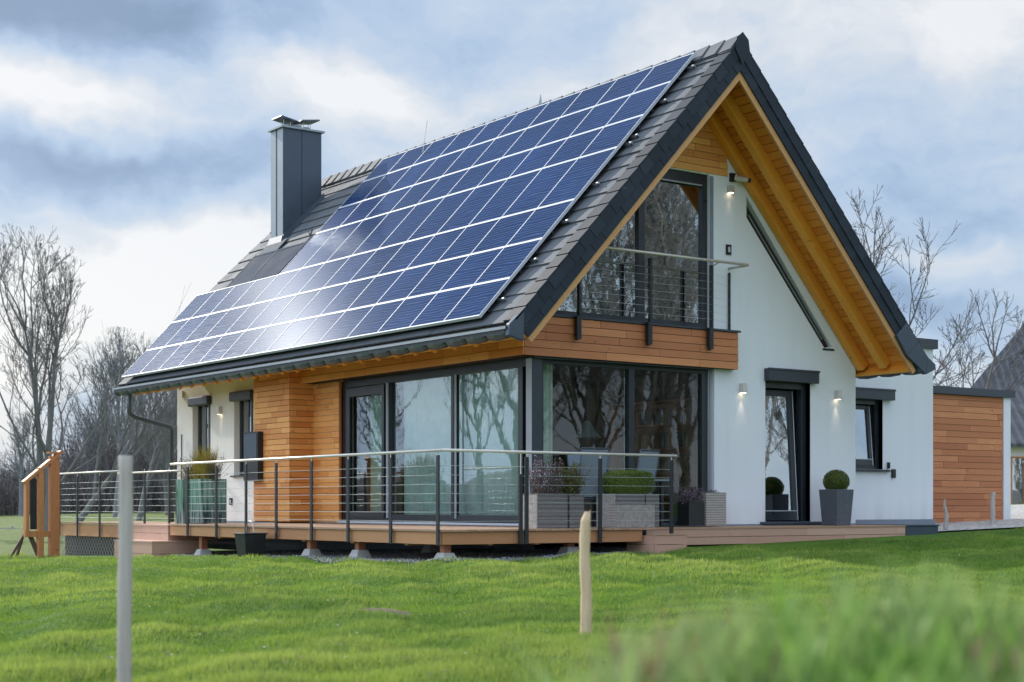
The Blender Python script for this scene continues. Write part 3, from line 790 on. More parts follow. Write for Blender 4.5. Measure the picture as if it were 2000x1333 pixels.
# eave boards closing the ends (front end caps, fascia at both eaves)
for Rf,xe,sg,hh in ((RR,XR,-1,-.40),(RL,XL,1,-.34)):
    xa,xb=sorted((xe+sg*.06,xe+sg*.03)); mb=MB()
    mb.hexa([Rf(xa,YF+.03,hh),Rf(xb,YF+.03,hh),Rf(xb,13.5,hh),Rf(xa,13.5,hh),Rf(xa,YF+.03,-.2),Rf(xb,YF+.03,-.2),Rf(xb,13.5,-.2),Rf(xa,13.5,-.2)],0,.5)
    mb.build('eave_board',M['beam'],house)
for i in range(24):
    y=.1+i*.57; mb=MB(); mb.bar(RL(XL-.02,y,-.27),RL(XL+.5,y,-.27),.11,.10,tint=random.random()); mb.build('rafter_tail',M['beam'],house)
# gutter: dark half-round run with bulging outer sections
def gutter(xc,zc,sg,y0,y1):
    mb=MB(); n=8
    def ring(y,r,dx=0): return [(xc+sg*math.sin(a)*r+dx,y,zc-math.cos(a)*r) for a in [math.pi*(-.5+k/n) for k in range(n+1)]]
    y=y0; Ls=.54
    while y<y1-.05:
        e=min(y+Ls,y1); rs=[(y+.012,.060),(y+.07,.088),((y+e)/2,.104),(e-.07,.088),(e-.012,.060)]
        rr=[ring(q,r) for q,r in rs]; vs=[p for R_ in rr for p in R_]; m=n+1
        fs=[(i*m+k,i*m+k+1,(i+1)*m+k+1,(i+1)*m+k) for i in range(len(rs)-1) for k in range(n)]
        mb.add(vs,fs,0); y=e
    return mb
g=gutter(XL-.07,3.52,-1,YF+.03,13.62); g.box(XL-.17,XL+.02,YF+.02,13.64,3.575,3.612,1); g.box(XL-.155,XL+.0,YF+.04,13.6,3.50,3.574,1)
g.box(XL-.175,XL-.168,YF+.0,13.64,3.56,3.60,2)
g.build('gutter',[M['gutter'],M['black'],M['zincl']],house)
g=gutter(XR+.09,3.46,1,YF+.03,13.6); g.box(XR-.02,XR+.18,YF,13.6,3.50,3.53,1); g.build('gutter',[M['gutter'],M['gutter']],house)
# flared verge ends (folded metal)
mb=MB()
pts=[(XR-.62,0),(XR-.3,0),(XR,0.02),(XR+.20,.10)]
top=[RR(XR-.55,0,.03),RR(XR-.25,0,.03),(XR+.02,0,3.66),(XR+.24,0,3.53)]
bot=[RR(XR-.55,0,-.33),RR(XR-.25,0,-.36),(XR-.02,0,3.34),(XR+.24,0,3.44)]
for i in range(3):
    a,b=top[i],top[i+1]; c,d=bot[i],bot[i+1]
    mb.hexa([(c[0],YF-.075,c[2]),(d[0],YF-.075,d[2]),(d[0],YF+.02,d[2]),(c[0],YF+.02,c[2]),(a[0],YF-.075,a[2]),(b[0],YF-.075,b[2]),(b[0],YF+.02,b[2]),(a[0],YF+.02,a[2])])
mb.build('verge_end_cap',M['zinc'],house,bevel=.01); mb=MB()
mb.hexa([(XL-.16,YF-.06,3.46),(XL+.12,YF-.06,3.40),(XL+.12,YF+.03,3.40),(XL-.16,YF+.03,3.46),(XL-.14,YF-.06,3.63),(XL+.12,YF-.06,3.86),(XL+.12,YF+.03,3.86),(XL-.14,YF+.03,3.63)])
mb.build('verge_end_cap',M['zinc'],house,bevel=.01)
# downpipe
mb=MB(); mb.tube([(-1.27,12.95,3.47),(-1.27,12.95,3.10),(-1.24,12.98,3.02),(-1.1,13.05,2.95),(-.15,13.35,2.78),(-.09,13.37,2.7),(-.09,13.38,.3)],.048,10); mb.tube([(-1.27,12.95,3.50),(-1.27,12.95,3.42)],.06,10)
mb.build('downpipe',M['gutter'],house,smooth=True)
mb=MB(); mb.tube([(-.03,13.0,2.6),(-.03,13.0,.8)],.014,6); mb.build('conduit',M['zinc'],house)

# ---- solar panels
rowx=[3.17,2.65,2.07,1.52,.66,.04,-.57,-1.14]
ups=Vector((1,0,K)).normalized(); nor=Vector((-K,0,1)).normalized(); ex=Vector((0,-1,0))
W=.985; Y0=-.36
for i in range(7):
    xa,xb=rowx[i+1],rowx[i]; h=(xb-xa)*KN
    W2=W/2-.001; H2=h/2-.001
    mb=MB(); mb.box(-W2+.010,W2-.010,-H2+.020,H2-.020,-.018,.012); cell=mb
    fb=MB()
    fb.box(-W2,W2,-H2,-H2+.024,-.03,.018); fb.box(-W2,W2,H2-.024,H2,-.03,.018); fb.box(-W2,-W2+.0115,-H2+.024,H2-.024,-.03,.0175); fb.box(W2-.0115,W2,-H2+.024,H2-.024,-.03,.0175)
    xm=(xa+xb)/2; first=None; nc=10 if i<4 else 14
    for j in range(nc):
        yc=Y0+W*(j+.5)
        c=Vector(RL(xm,yc,.14))
        mt=Matrix(((ex.x,ups.x,nor.x,c.x),(ex.y,ups.y,nor.y,c.y),(ex.z,ups.z,nor.z,c.z),(0,0,0,1)))
        if first is None:
            p=cell.build('solar_panel',M['cells'],None,local=True); f=fb.build('panel_frame',M['alu'],p,local=True); first=p
        else:
            p=first.copy(); C.objects.link(p); f=first.children[0].copy(); C.objects.link(f); f.parent=p
        p.parent=house; p.matrix_parent_inverse=Matrix.Translation(-house.location); p.matrix_basis=mt
# clamps sticking out at the array edge, rails
for i,x in enumerate((2.95,2.35,1.75,1.62,.95,.35,-.25,-.85)):
    mb=MB(); mb.bar(RL(x,-.52,.07),RL(x,-.2,.07),.035,.05); mb.tube([RL(x,-.54,.085),RL(x,-.49,.085)],.022,8,mat=1); mb.build('mounting_clamp',[M['black'],M['zincl']],house)
mb=MB()
for i in range(7):
    for q in (.25,.75):
        x=rowx[i]+(rowx[i+1]-rowx[i])*q; ye=Y0+W*(10 if i<4 else 14)
        mb.bar(RL(x,-.34,.075),RL(x,ye-.02,.075),.04,.05)
mb.build('mounting_rail',M['black'],house)
# skylight pair of dark collectors beneath the chimney
mb=MB()
def slab(mb,x0,x1,y0,y1,h0,h1,mat=0): slope_prism(mb,RL,[(x0,y0),(x1,y0),(x1,y1),(x0,y1)],h0,h1,mat)
slab(mb,.70,1.38,9.72,11.02,.06,.115,0); slab(mb,.70,1.38,11.06,12.1,.06,.115,0)
slab(mb,.66,.698,9.65,12.16,.05,.122,1); slab(mb,1.38,1.42,9.65,12.16,.05,.122,2); slab(mb,.70,1.38,11.02,11.06,.05,.122,1); slab(mb,.70,1.38,12.1,12.14,.05,.122,1); slab(mb,.66,1.5,9.60,9.70,.05,.15,2)
mb.build('roof_window',[M['collector'],M['apron'],M['collector']],house)
mb=MB(); slab(mb,1.42,1.75,11.3,12.2,.05,.07); mb.build('chimney_apron',M['apron'],house)
mb=MB(); mb.bar(RL(1.5,9.9,.06),RL(1.62,9.75,.2),.02,.02); mb.bar(RL(1.5,9.8,.06),RL(1.6,9.9,.18),.02,.02); mb.build('snow_hook',M['black'],house)
# chimney
ch=MB(); x0,x1,y0,y1=1.72,2.68,11.55,12.12
ch.box(x0,x1,y0,y1,6.4,9.36)
ch.box(x0-.004,x0-.002,y0+.28,y0+.305,6.5,9.35,1); ch.box(x0+.46,x0+.475,y0-.004,y0-.002,6.8,9.35,1)
ch.box(x0-.006,x0-.001,y0+.0,y0+.26,6.85,9.355,2); ch.box(x0-.006,x0-.001,y0+.33,y1,6.85,9.355,2)  # lighter sheets put the lit tone of this side into colour
chim=ch.build('chimney',[M['zinc'],M['black'],M['zincl']],house)
mb=MB(); mb.box(x0-.06,x1+.06,y0-.06,y1+.06,9.362,9.40); mb.build('chimney_cap',M['zincl'],chim)
mb=MB(); 
for cx in (x0+.22,x0+.72):
    for q in (0,1,2,3): 
        a=q*math.pi/2+.6; mb.tube([(cx+.11*math.cos(a),11.83+.11*math.sin(a),9.40),(cx+.11*math.cos(a),11.83+.11*math.sin(a),9.60)],.008,5)
    mb.tube([(cx,11.83,9.40),(cx,11.83,9.50)],.09,12,mat=1)
    t=.06 if cx<x0+.5 else -.05
    mb.hexa([(cx-.24,11.60,9.60+t*.3),(cx+.24,11.60,9.60-t),(cx+.24,12.06,9.60-t),(cx-.24,12.06,9.60+t*.3),(cx-.22,11.62,9.63+t*.3),(cx+.22,11.62,9.63-t),(cx+.22,12.04,9.63-t),(cx-.22,12.04,9.63+t*.3)],2)
mb.box(x0+.4,x0+.55,11.75,11.9,9.4,9.52,1)
mb.build('chimney_cowl',[M['steel'],M['zincl'],M['zinc']],chim)
mb=MB(); p=[(1.66,11.49),(2.74,11.49),(2.74,11.545),(1.66,11.545)]
mb.hexa([RL(1.66,11.49,.02),RL(2.74,11.49,.02),RL(2.74,11.545,.02),RL(1.66,11.545,.02),(1.70,11.50,6.98),(2.72,11.50,8.02),(2.72,11.545,8.02),(1.70,11.545,6.98)])
mb.hexa([RL(1.62,11.49,.02),RL(1.71,11.49,.02),RL(1.71,12.2,.02),RL(1.62,12.2,.02),(1.69,11.52,6.98),(1.715,11.52,6.98),(1.715,12.14,6.98),(1.69,12.14,6.98)])
mb.build('chimney_flashing',M['zinc'],chim)
mb=MB(); mb.tube([RL(2.9,7.6,.1),(2.95,7.6,8.9)],.008,5); mb.build('lightning_rod',M['steel'],house)
mb=MB(); mb.add([(RX-.02,4.05,8.5),(RX+.02,4.25,8.5),(RX,4.12,8.78),(RX-.08,4.1,8.5)],[(0,1,2),(1,3,2),(3,0,2)]); mb.build('ridge_finial',M['zincl'],house)

# ---- balcony railing
bal=MB(); BY=-.26
posts=[.72,2.18,3.52]
for x in posts:
    bal=MB(); bal.box(x-.022,x+.022,BY-.03,BY+.03,3.62,5.02); bal.box(x-.062,x-.024,BY-.03,BY+.028,3.60,3.98); bal.box(x-.03,x+.03,BY+.03,-.178,3.66,3.94); bal.build('balcony_post',M['blackp'],house)
mb=MB(); mb.box(4.13,4.16,-.05,-.02,3.99,4.98); mb.build('balcony_post',M['blackp'],house)
mb=MB(); mb.tube([(.66,BY-.2,5.06),(4.17,BY-.2,5.06)],.024,8); mb.tube([(4.16,BY-.2,5.055),(4.16,-.01,5.055)],.022,8)
for x in posts: mb.tube([(x,BY,5.0),(x,BY-.2,5.05)],.01,6)
mb.build('balcony_handrail',M['steel'],house,smooth=True)
mb=MB()
for i in range(7):
    z=4.12+i*.125; mb.tube([(.75,BY-.02,z),(3.53,BY-.02,z)],.0022,5,caps=False); mb.tube([(3.53,BY-.02,z),(4.145,-.035,z)],.0022,5,caps=False)
mb.build('balcony_cable',M['cable'],house)

# ---- wall lamps etc.
def spot(loc,parent,e=5,target=None):
    l=bpy.data.lights.new('wall_lamp_light','SPOT'); l.energy=e; l.color=(1,.78,.55); l.spot_size=R(52); l.spot_blend=.9; l.shadow_soft_size=.02
    o=bpy.data.objects.new('wall_lamp_light',l); C.objects.link(o); o.location=loc
    o.parent=parent; 
    if parent.type=='EMPTY': o.matrix_parent_inverse=Matrix.Translation(-parent.location)
for x,z in ((4.45,3.02),(6.80,3.00)):
    mb=MB(); mb.box(x-.045,x+.045,-.10,-.004,z-.07,z+.09,0); mb.box(x-.036,x+.036,-.09,-.012,z-.076,z-.071,1)
    o=mb.build('wall_lamp',[M['steel'],M['lamp']],house); spot((x,-.055,z-.10),o,4.5)
mb=MB(); mb.box(4.12,4.21,-.09,-.004,6.34,6.46,0); mb.box(4.13,4.20,-.08,-.014,6.33,6.339,1); o=mb.build('wall_lamp',[M['steel'],M['lamp']],house); spot((4.165,-.05,6.31),o,1.5)
mb=MB(); mb.box(-.09,-.004,11.0,11.09,2.95,3.12,0); mb.box(-.08,-.014,11.01,11.08,2.945,2.949,1); o=mb.build('wall_lamp',[M['steel'],M['lamp']],house); spot((-.05,11.05,2.92),o,2)
mb=MB(); mb.box(4.17,4.27,-.06,-.004,6.54,6.68,0); mb.tube([(4.24,-.06,6.60),(4.42,-.20,6.56)],.042,10,mat=1); mb.tube([(4.42,-.20,6.56),(4.46,-.23,6.55)],.036,10,mat=0); mb.build('security_camera',[M['black'],M['steel']],house)
mb=MB(); mb.box(-.05,-.004,12.93,13.05,3.42,3.56,0); mb.build('security_camera',[M['steel']],house)
mb=MB(); mb.box(4.09,4.20,-.03,-.004,5.29,5.46,0); mb.box(4.12,4.17,-.034,-.031,5.33,5.42,1); mb.build('wall_switch',[M['black'],M['alu']],house)
mb=MB(); mb.box(-.03,-.004,10.50,10.62,1.04,1.18,0); mb.box(-.034,-.031,10.53,10.59,1.08,1.14,1); mb.build('wall_socket',[M['black'],M['alu']],house)

# curtains inside
def curtain_mesh(name,p0,p1,z0,z1,mat,label,amp=.03,wl=.09,group=None):
    a=Vector(p0);b=Vector(p1);L=(b-a).length;d=(b-a)/L;nn=Vector((-d.y,d.x)); n=int(L/.02); mb=MB()
    vs=[]
    for i in range(n+1):
        s=i*L/n; off=amp*math.sin(s/wl*2*math.pi+.8*math.sin(s*5))*(.75+.25*math.sin(s*3)); q=a+d*s+nn*off
        vs+= [(q.x,q.y,z0),(q.x,q.y,z1)]
    mb.add(vs,[(2*i,2*i+2,2*i+3,2*i+1) for i in range(n)])
    o=mb.build(name,mat,smooth=True); tag(o,label,'curtain',group); return o
curtain_mesh('curtain',(.32,.50),(.32,4.25),.72,3.3,M['sheer'],'long sheer pale green curtain behind the two wide panes of the side glazing',.022,.085)
curtain_mesh('curtain',(.30,4.60),(.30,5.35),.72,3.3,M['curt'],'gathered green curtain behind the narrow sliding door beside the timber wall')
curtain_mesh('curtain',(.36,.42),(.72,.42),.72,3.3,M['curt'],'narrow gathered green curtain at the left edge of the front corner window')
curtain_mesh('curtain',(2.22,.45),(2.42,.45),.72,3.3,M['sheer'],'narrow pale curtain just right of the middle mullion of the front corner window')
curtain_mesh('curtain',(5.12,.42),(5.45,.42),.72,3.2,M['sheer'],'pale curtain behind the glass of the tall tilted door')

# ------------------------------------------------------------------ white annex, timber garage
ax=thing('annex','white flat-roofed annex with small tilted window behind right end of the gable','annex',(9,3,.66))
AY=1.0
sheet([(7.34,.66),(10.69,.66),(10.69,4.14),(7.34,4.14)],[[(8.3,1.72),(9.20,1.72),(9.20,3.08),(8.3,3.08)]],lambda u,v,d:(u,AY+d,v),.3).build('wall',M['white'],ax)
mb=MB(); mb.box(10.39,10.69,AY+.3,8,.66,4.14); mb.box(7.34,10.39,7.7,8.0,.66,4.14); mb.build('wall',M['white'],ax)
mb=MB(); mb.box(7.34,10.39,AY+.3,7.7,.6,.66); mb.box(7.34,10.39,2.8,2.9,.66,4.0); mb.build('room_partition',M['inner'],ax)
mb=MB(); mb.box(7.36,10.76,AY-.07,8.07,4.142,4.33); mb.build('roof_cap',M['anth'],ax)
mb=MB(); mb.box(7.34,10.72,AY-.03,AY-.002,.45,.75); mb.build('plinth',M['plinth'],ax)
w=MB(); w.box(8.3,8.36,AY+.1,AY+.2,1.72,3.08); w.box(9.10,9.20,AY+.1,AY+.2,1.72,3.08); w.box(8.36,9.10,AY+.102,AY+.198,2.98,3.08); w.box(8.36,9.1,AY+.102,AY+.198,1.72,1.8); w.box(8.2,9.32,AY-.08,AY+.1,1.675,1.715); w.box(9.2,9.205,AY+.001,AY+.1,1.72,3.08,1)
aw=w.build('window',[M['frame'],M['alu']],ax); leaf(8.38,9.02,1.80,2.96,R(5),AY+.09,aw,.07)
shutter_box(8.25,9.42,3.06,3.27,aw,AY-.13)
mb=MB(); mb.box(9.44,9.54,AY-.04,AY-.003,1.56,1.73); mb.tube([(9.34,AY-.03,1.74),(9.34,AY-.03,1.86)],.03,8); mb.box(9.3,9.38,AY-.06,AY-.003,1.68,1.70); mb.build('garden_tap',M['black'],ax)
curtain_mesh('curtain',(8.4,AY+.45),(8.75,AY+.45),1.7,3.1,M['curt'],'green curtain inside the small tilted window of the white annex')

ga=thing('garage','flat-roofed garage clad in red-brown horizontal larch boards right of the white annex','garage',(13,5,.6))
GY=2.5
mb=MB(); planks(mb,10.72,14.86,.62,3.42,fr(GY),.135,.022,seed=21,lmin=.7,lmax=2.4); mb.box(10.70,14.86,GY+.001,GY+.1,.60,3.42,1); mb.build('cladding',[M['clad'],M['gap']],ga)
mb=MB(); mb.box(14.862,15.10,GY-.05,9,.60,3.42); mb.box(10.8,14.86,8.8,9,.6,3.42); mb.build('wall',M['white'],ga)
mb=MB(); mb.box(10.70,15.18,GY-.12,9.1,3.422,3.58); mb.build('roof_cap',M['anth'],ga)
mb=MB(); mb.box(10.7,15.1,GY-.03,GY-.002+.0,.45,.615); mb.build('plinth',M['anth'],ga)

# ------------------------------------------------------------------ neighbour house (far right)
nh=thing('neighbour_house','distant white house with steep grey corrugated roofs at right edge','house',(50,28,1.0))
def W3(t,l,z): return (PX+t*FWX+l*RTX,PY+t*FWY+l*RTY,z)
mb=MB()   # built in the frame of its own facade, which faces the garden
def nb_box(mb,t0,t1,l0,l1,z0,z1,mat=0): mb.hexa([W3(t0,l0,z0),W3(t0,l1,z0),W3(t1,l1,z0),W3(t1,l0,z0),W3(t0,l0,z1),W3(t0,l1,z1),W3(t1,l1,z1),W3(t1,l0,z1)],mat)
nb_box(mb,66,74,20.0,34,.6,3.5); mb.build('wall',M['white_lit'],nh)
mb=MB(); nb_box(mb,73,74.5,21.2,34,3.4,5.2); mb.build('upper_wall',M['zincl'],nh)
mb=MB()
a=[W3(65.4,19.6,3.45),W3(65.4,35,3.45),W3(70,35,6.6),W3(70,22.6,6.6)]
mb.add(a+[(p[0],p[1],p[2]+.15) for p in a],[(0,1,2,3),(4,5,6,7),(0,1,5,4),(1,2,6,5),(2,3,7,6),(3,0,4,7)]); mb.build('roof',M['corr'],nh)
mb=MB(); a=[W3(75,20.8,5.4),W3(75,36,5.4),W3(80,36,11.2),W3(80,26.8,11.2)]
mb.add(a+[(p[0],p[1],p[2]+.2) for p in a],[(0,1,2,3),(4,5,6,7),(0,1,5,4),(1,2,6,5),(2,3,7,6),(3,0,4,7)]); mb.build('upper_roof',M['corr'],nh)
mb=MB(); nb_box(mb,65.95,66.0,20.75,21.3,.95,3.0,0); nb_box(mb,65.9,65.99,20.70,20.78,.9,3.05,1); nb_box(mb,65.9,65.99,21.26,21.34,.9,3.05,1); nb_box(mb,65.9,65.99,20.7,21.34,3.0,3.08,1)
mb.build('door',[M['glassdark'],M['orangew']],nh)

# ------------------------------------------------------------------ deck
deck=thing('deck','raised timber terrace with steel cable railing around the house corner','deck',(-1.5,4,.2))
mb=MB(); r=random.Random(31)
def boards(x0,x1,y0,y1,z,bw=.14):
    x=x0
    while x<x1-.01:
        e=min(x+bw,x1); y=y0
        while y<y1-.01:
            f=min(y+r.uniform(2.5,4.2),y1); mb.box(x,e-.006,y,f-.003,z-.028,z+r.uniform(-.002,.001),0,r.random()); y=f
        x=e
boards(-3.0,-.04,-2.04,6.95,.69); boards(-.04,1.25,-2.04,-.02,.69); boards(-2.05,-.04,6.95,15.2,.66)
mb.build('deck_boards',M['deckw'],deck)
mb=MB()
def fasc(x0,x1,y0,y1,z0,z1):
    L=max(x1-x0,y1-y0); n=max(1,int(L/1.15))
    for i in range(n):
        if x1-x0>y1-y0: mb.box(x0+(x1-x0)*i/n,x0+(x1-x0)*(i+1)/n-.004,y0,y1,z0,z1,0,r.random())
        else: mb.box(x0,x1,y0+(y1-y0)*i/n,y0+(y1-y0)*(i+1)/n-.004,z0,z1,0,r.random())
fasc(-2.97,.53,-2.0,-1.96,.49,.655); fasc(-2.97,-2.93,-1.955,6.9,.49,.655)
mb.build('deck_fascia',M['fascia'],deck)
mb=MB(); fasc(-2.02,-1.98,9.6,15.15,.36,.62); mb.build('deck_fascia',M['fascia'],deck)
mb=MB(); 
for x in (-2.2,-1.4,-.6): mb.box(x,x+.08,-1.95,6.8,.47,.65)
for y in (-1,.5,2,3.5,5): mb.box(-2.9,-.1,y,y+.08,.46,.60)
mb.build('deck_joists',M['fascia'],deck)
for (x,y) in ((-2.8,-1.8),(-2.8,.48),(-2.8,1.95),(-2.8,5.88),(-.6,-1.7),(-1.2,1.0)):
    zg=float(ground(x,y)); mb=MB(); mb.box(x-.055,x+.055,y-.055,y+.055,zg+.13,.50,0,r.random())
    o=mb.build('support_post',M['rustw'],deck)
    f=MB(); a,b=.15,.085; z0,z1=zg-.03,zg+.13
    f.hexa([(x-a,y-a,z0),(x+a,y-a,z0),(x+a,y+a,z0),(x-a,y+a,z0),(x-b,y-b,z1),(x+b,y-b,z1),(x+b,y+b,z1),(x-b,y+b,z1)])
    f.build('footing',M['concrete'],o,bevel=.01)
DX=-3.02; DY=-2.05; RT=1.755
def rpost(x,y,zb,zt,ax='x'):
    m=MB(); 
    if ax=='x': m.box(x-.012,x+.012,y-.03,y+.03,zb,zt)
    else: m.box(x-.03,x+.03,y-.012,y+.012,zb,zt)
    m.tube([(x,y,zt),(x,y,RT)],.008,6,mat=1)
    m.build('railing_post',[M['blackp'],M['steel']],deck)
for y in (6.05,4.89,3.77,2.71,1.56,.45,-.74,-1.95): rpost(DX,y,.48,1.69)
for x in (-1.62,-.31,1.05): rpost(x,DY,.48,1.69,'y')
for y in (15.0,13.9,12.6,11.4,10.2,9.0): rpost(-2.07,y,.36,1.66)
mb=MB(); mb.tube([(DX,6.75,RT),(DX,DY-.0,RT),],.021,10); mb.tube([(DX,DY,RT),(1.15,DY,RT)],.021,10)
mb.tube([(-2.07,15.15,RT-.02),(-2.07,11.0,RT-.02)],.019,8); mb.tube([(-2.10,11.5,RT-.07),(-2.10,7.0,RT-.07)],.019,8)
mb.build('handrail',M['steel'],deck,smooth=True)
mb=MB()
for i in range(7):
    z=.80+i*.125; s=.0038
    mb.tube([(DX,6.1,z),(DX,DY+.1,z)],s,5,caps=False); mb.tube([(DX,DY+.1,z),(DX+.08,DY,z),(1.05,DY,z)],s,5,caps=False); mb.tube([(-2.07,15,z-.03),(-2.07,7.1,z-.03)],s,5,caps=False)
mb.build('railing_cable',M['cable'],deck)
# end tension posts at corner
rpost(-1.72,DY,.48,1.45,'y')
# lattice under the far part
mb=MB()
for i in range(34):
    y=10.0+i*.155
    for s in (-1,1):
        y0=y; y1=y+s*.50
        mb.tube([(-1.985,y0,-.14),(-1.985,min(max(y1,9.7),15.2),.36)],.005,4,caps=False)
mb.build('lattice_screen',M['planterl'],deck)
mb=MB(); mb.box(-1.9,-1.86,9.8,15.1,-.2,.36); mb.build('dark_backing',M['black'],deck)  # black sheet standing in for the darkness under the terrace

# timber platform in front of the door + dark slab
pf=thing('timber_platform','long low step of red-brown boards along the white gable wall','platform',(4.2,-.6,.5))
mb=MB(); r=random.Random(41)
y=-1.2
while y<-.05:
    mb.box(1.27,7.29,y,y+.134,.645,.672,0,r.random()); y+=.14
mb.build('platform_boards',M['deckw'],pf)
mb=MB()
for z0,z1 in ((.40,.515),(.523,.643)):
    x=1.30
    while x<7.28:
        e=min(x+r.uniform(1.6,2.6),7.28); mb.box(x,e-.004,-1.19,-1.165,z0,z1,0,r.random()); x=e
mb.box(7.255,7.28,-1.165,-.05,.40,.643,0,.5)
mb.build('platform_riser',M['pinkw'],pf)
o=MB(); o.box(7.30,8.16,-1.19,AY-.04,.44,.655); o.box(7.28,8.18,-1.21,AY-.04,.656,.68); o=o.build('stone_step',M['blueplinth'],bevel=.006); tag(o,'dark blue-grey block step at right end of the board platform','step')
st=thing('timber_step','small pink-brown board step block at right end of the raised terrace','step',(.9,-2,.3))
mb=MB()
for z0,z1 in ((.30,.44),(.448,.578)): mb.box(.56,1.18,-2.24,-2.215,z0,z1,0,r.random()); mb.box(1.155,1.18,-2.214,-1.6,z0,z1,0,r.random()); mb.box(.56,.585,-2.214,-1.6,z0,z1,0,r.random())
mb.build('riser',M['pinkw'],st); mb=MB(); mb.box(.55,1.19,-2.25,-2.08,.58,.60); mb.build('tread',M['deckw'],st)
mb=MB(); mb.box(1.2,2.9,-.35,-.12,.70,.735); mb.box(.1,3.9,-.11,-.035,.70,.725); o=mb.build('window_sill',M['blueplinth'],house)
# big wooden steps on the far side
bs=thing('garden_steps','broad stack of pale pink timber steps beside the black bucket','steps',(-2.7,8,.1))
mb=MB()
def stepblock(x0,x1,y0,y1,z0,z1):
    n=max(1,round((z1-z0)/.17)); 
    for i in range(n):
        a=z0+(z1-z0)*i/n; b=z0+(z1-z0)*(i+1)/n-.008
        y=y0
        while y<y1-.01:
            e=min(y+r.uniform(1.1,2.0),y1); mb.box(x0,x0+.025,y,e-.003,a,b,0,r.random()); y=e
        mb.box(x0+.026,x1,y0,y0+.025,a,b,0,r.random())
    mb.box(x0-.01,x1,y0-.01,y1,z1-.007,z1+.018,0,.2)
stepblock(-2.98,-2.0,6.97,8.9,.38,.655); stepblock(-3.38,-2.4,6.75,8.5,-.05,.37)
mb.build('step_boards',M['pinkw'],bs)

# timber stair frame at the far left end
tf=thing('timber_stair_frame','orange-brown timber frame with sloping top rail at far left end of the terrace','frame',(-3.7,11.2,0))
for i,(x,zt,hw) in enumerate(((-3.56,2.0,.095),(-3.84,1.77,.055),(-4.11,1.50,.035))):
    mb=MB(); mb.box(x-hw,x+hw,11.12,11.28,(-.12 if i<2 else .40),zt,0,r.random()); mb.build('post',M['orangew'],tf,bevel=.006)
mb=MB(); mb.bar((-3.42,11.2,2.10),(-4.17,11.2,1.47),.18,.06); mb.box(-3.68,-3.42,11.10,11.30,2.055,2.09); mb.build('top_rail',M['orangew'],tf)
mb=MB(); mb.box(-4.154,-3.64,11.16,11.24,.40,.52); mb.build('bottom_rail',M['orangew'],tf)
mb=MB(); mb.bar((-4.05,11.25,.50),(-3.78,11.25,-.15),.06,.08); mb.bar((-4.05,11.5,.45),(-4.42,11.5,-.15),.05,.05);mb.bar((-4.05,11.55,.45),(-4.15,11.8,-.15),.04,.04); mb.build('brace',M['stem'],tf)
mb=MB(); mb.box(-4.04,-3.91,11.18,11.2,.55,1.55); mb.build('mesh_panel',M['black'],tf)

# ------------------------------------------------------------------ planters, plants
def leaves(n,fn,size,mb,mat=0,asp=.55,up=0):
    for _ in range(n):
        p,nr=fn(); nr=Vector(nr); nr=(nr+Vector((random.gauss(0,.6),random.gauss(0,.6),random.gauss(0,.6)+up))).normalized()
        a=nr.orthogonal().normalized(); a.rotate(Matrix.Rotation(random.uniform(0,6.28),3,nr)); b=nr.cross(a); s=size*random.uniform(.6,1.3)
        p=Vector(p); mb.add([p-a*s,p-b*s*asp,p+a*s,p+b*s*asp],[(0,1,2,3)],mat,random.random())
def ball(c,r,n,size,mat,mb,jit=.08):
    def fn():
        v=Vector((random.gauss(0,1),random.gauss(0,1),random.gauss(0,1))).normalized()
        q=Vector(c)+Vector((v.x*r[0],v.y*r[1],v.z*r[2]))*random.uniform(1-jit*2,1+jit*.7); return q,v
    leaves(n,fn,size,mb,mat)
def boxpot(name_parent,x0,x1,y0,y1,z0,z1,mats,wall=.03,endmat=None,base='pot'):
    m=MB(); m.box(x0,x1,y0,y1,z0,z1-.04,0); m.box(x0,x1,y0,y0+wall,z1-.04,z1,0); m.box(x0,x1,y1-wall,y1,z1-.04,z1,0); m.box(x0,x0+wall,y0+wall,y1-wall,z1-.04,z1,0); m.box(x1-wall,x1,y0+wall,y1-wall,z1-.04,z1,0)
    if endmat is not None: m.box(x0-.012,x0-.001,y0-.002,y1+.002,z0+.001,z1+.002,1)
    return m.build(base,mats,name_parent,bevel=0)
ZD=.692
# A1: light stone end, flowering lavender / dark stems
p=thing('flower_planter','grey planter with stone end holding purple-white flowering stems by the railing corner','planter',(-.95,-1.5,ZD))
boxpot(p,-1.20,-.66,-1.74,-1.38,ZD,1.17,[M['planter'],M['stone']],endmat=1)
m=MB()
for _ in range(90):
    x=random.uniform(-1.15,-.72);y=random.uniform(-1.7,-1.42);h=random.uniform(.2,.62); dx,dy=random.gauss(0,.06),random.gauss(0,.05)
    m.tube([(x,y,1.12),(x+dx*.5,y+dy*.5,1.12+h*.6),(x+dx,y+dy,1.12+h)],.004,4,mat=0,caps=False)
    if random.random()<.6:
        for _ in range(16):
            f=random.uniform(.55,1.05); leaves(1,lambda:((x+dx*f+random.gauss(0,.014),y+dy*f+random.gauss(0,.014),1.12+h*f),(0,0,1)),.012,m,1)
    for _ in range(9):
        f=random.uniform(0,.75); leaves(1,lambda:((x+dx*f+random.gauss(0,.03),y+dy*f+random.gauss(0,.03),1.12+h*f),(0,0,1)),.014,m,2)
m.build('flowers',[M['stem'],M['lav'],M['heath']],p)
p=thing('shrub_planter','grey planter with loose olive-green shrub right of the purple flowers','planter',(-.4,-1.5,ZD))
boxpot(p,-.62,-.36,-1.74,-1.38,ZD,1.17,[M['planter']])
m=MB()
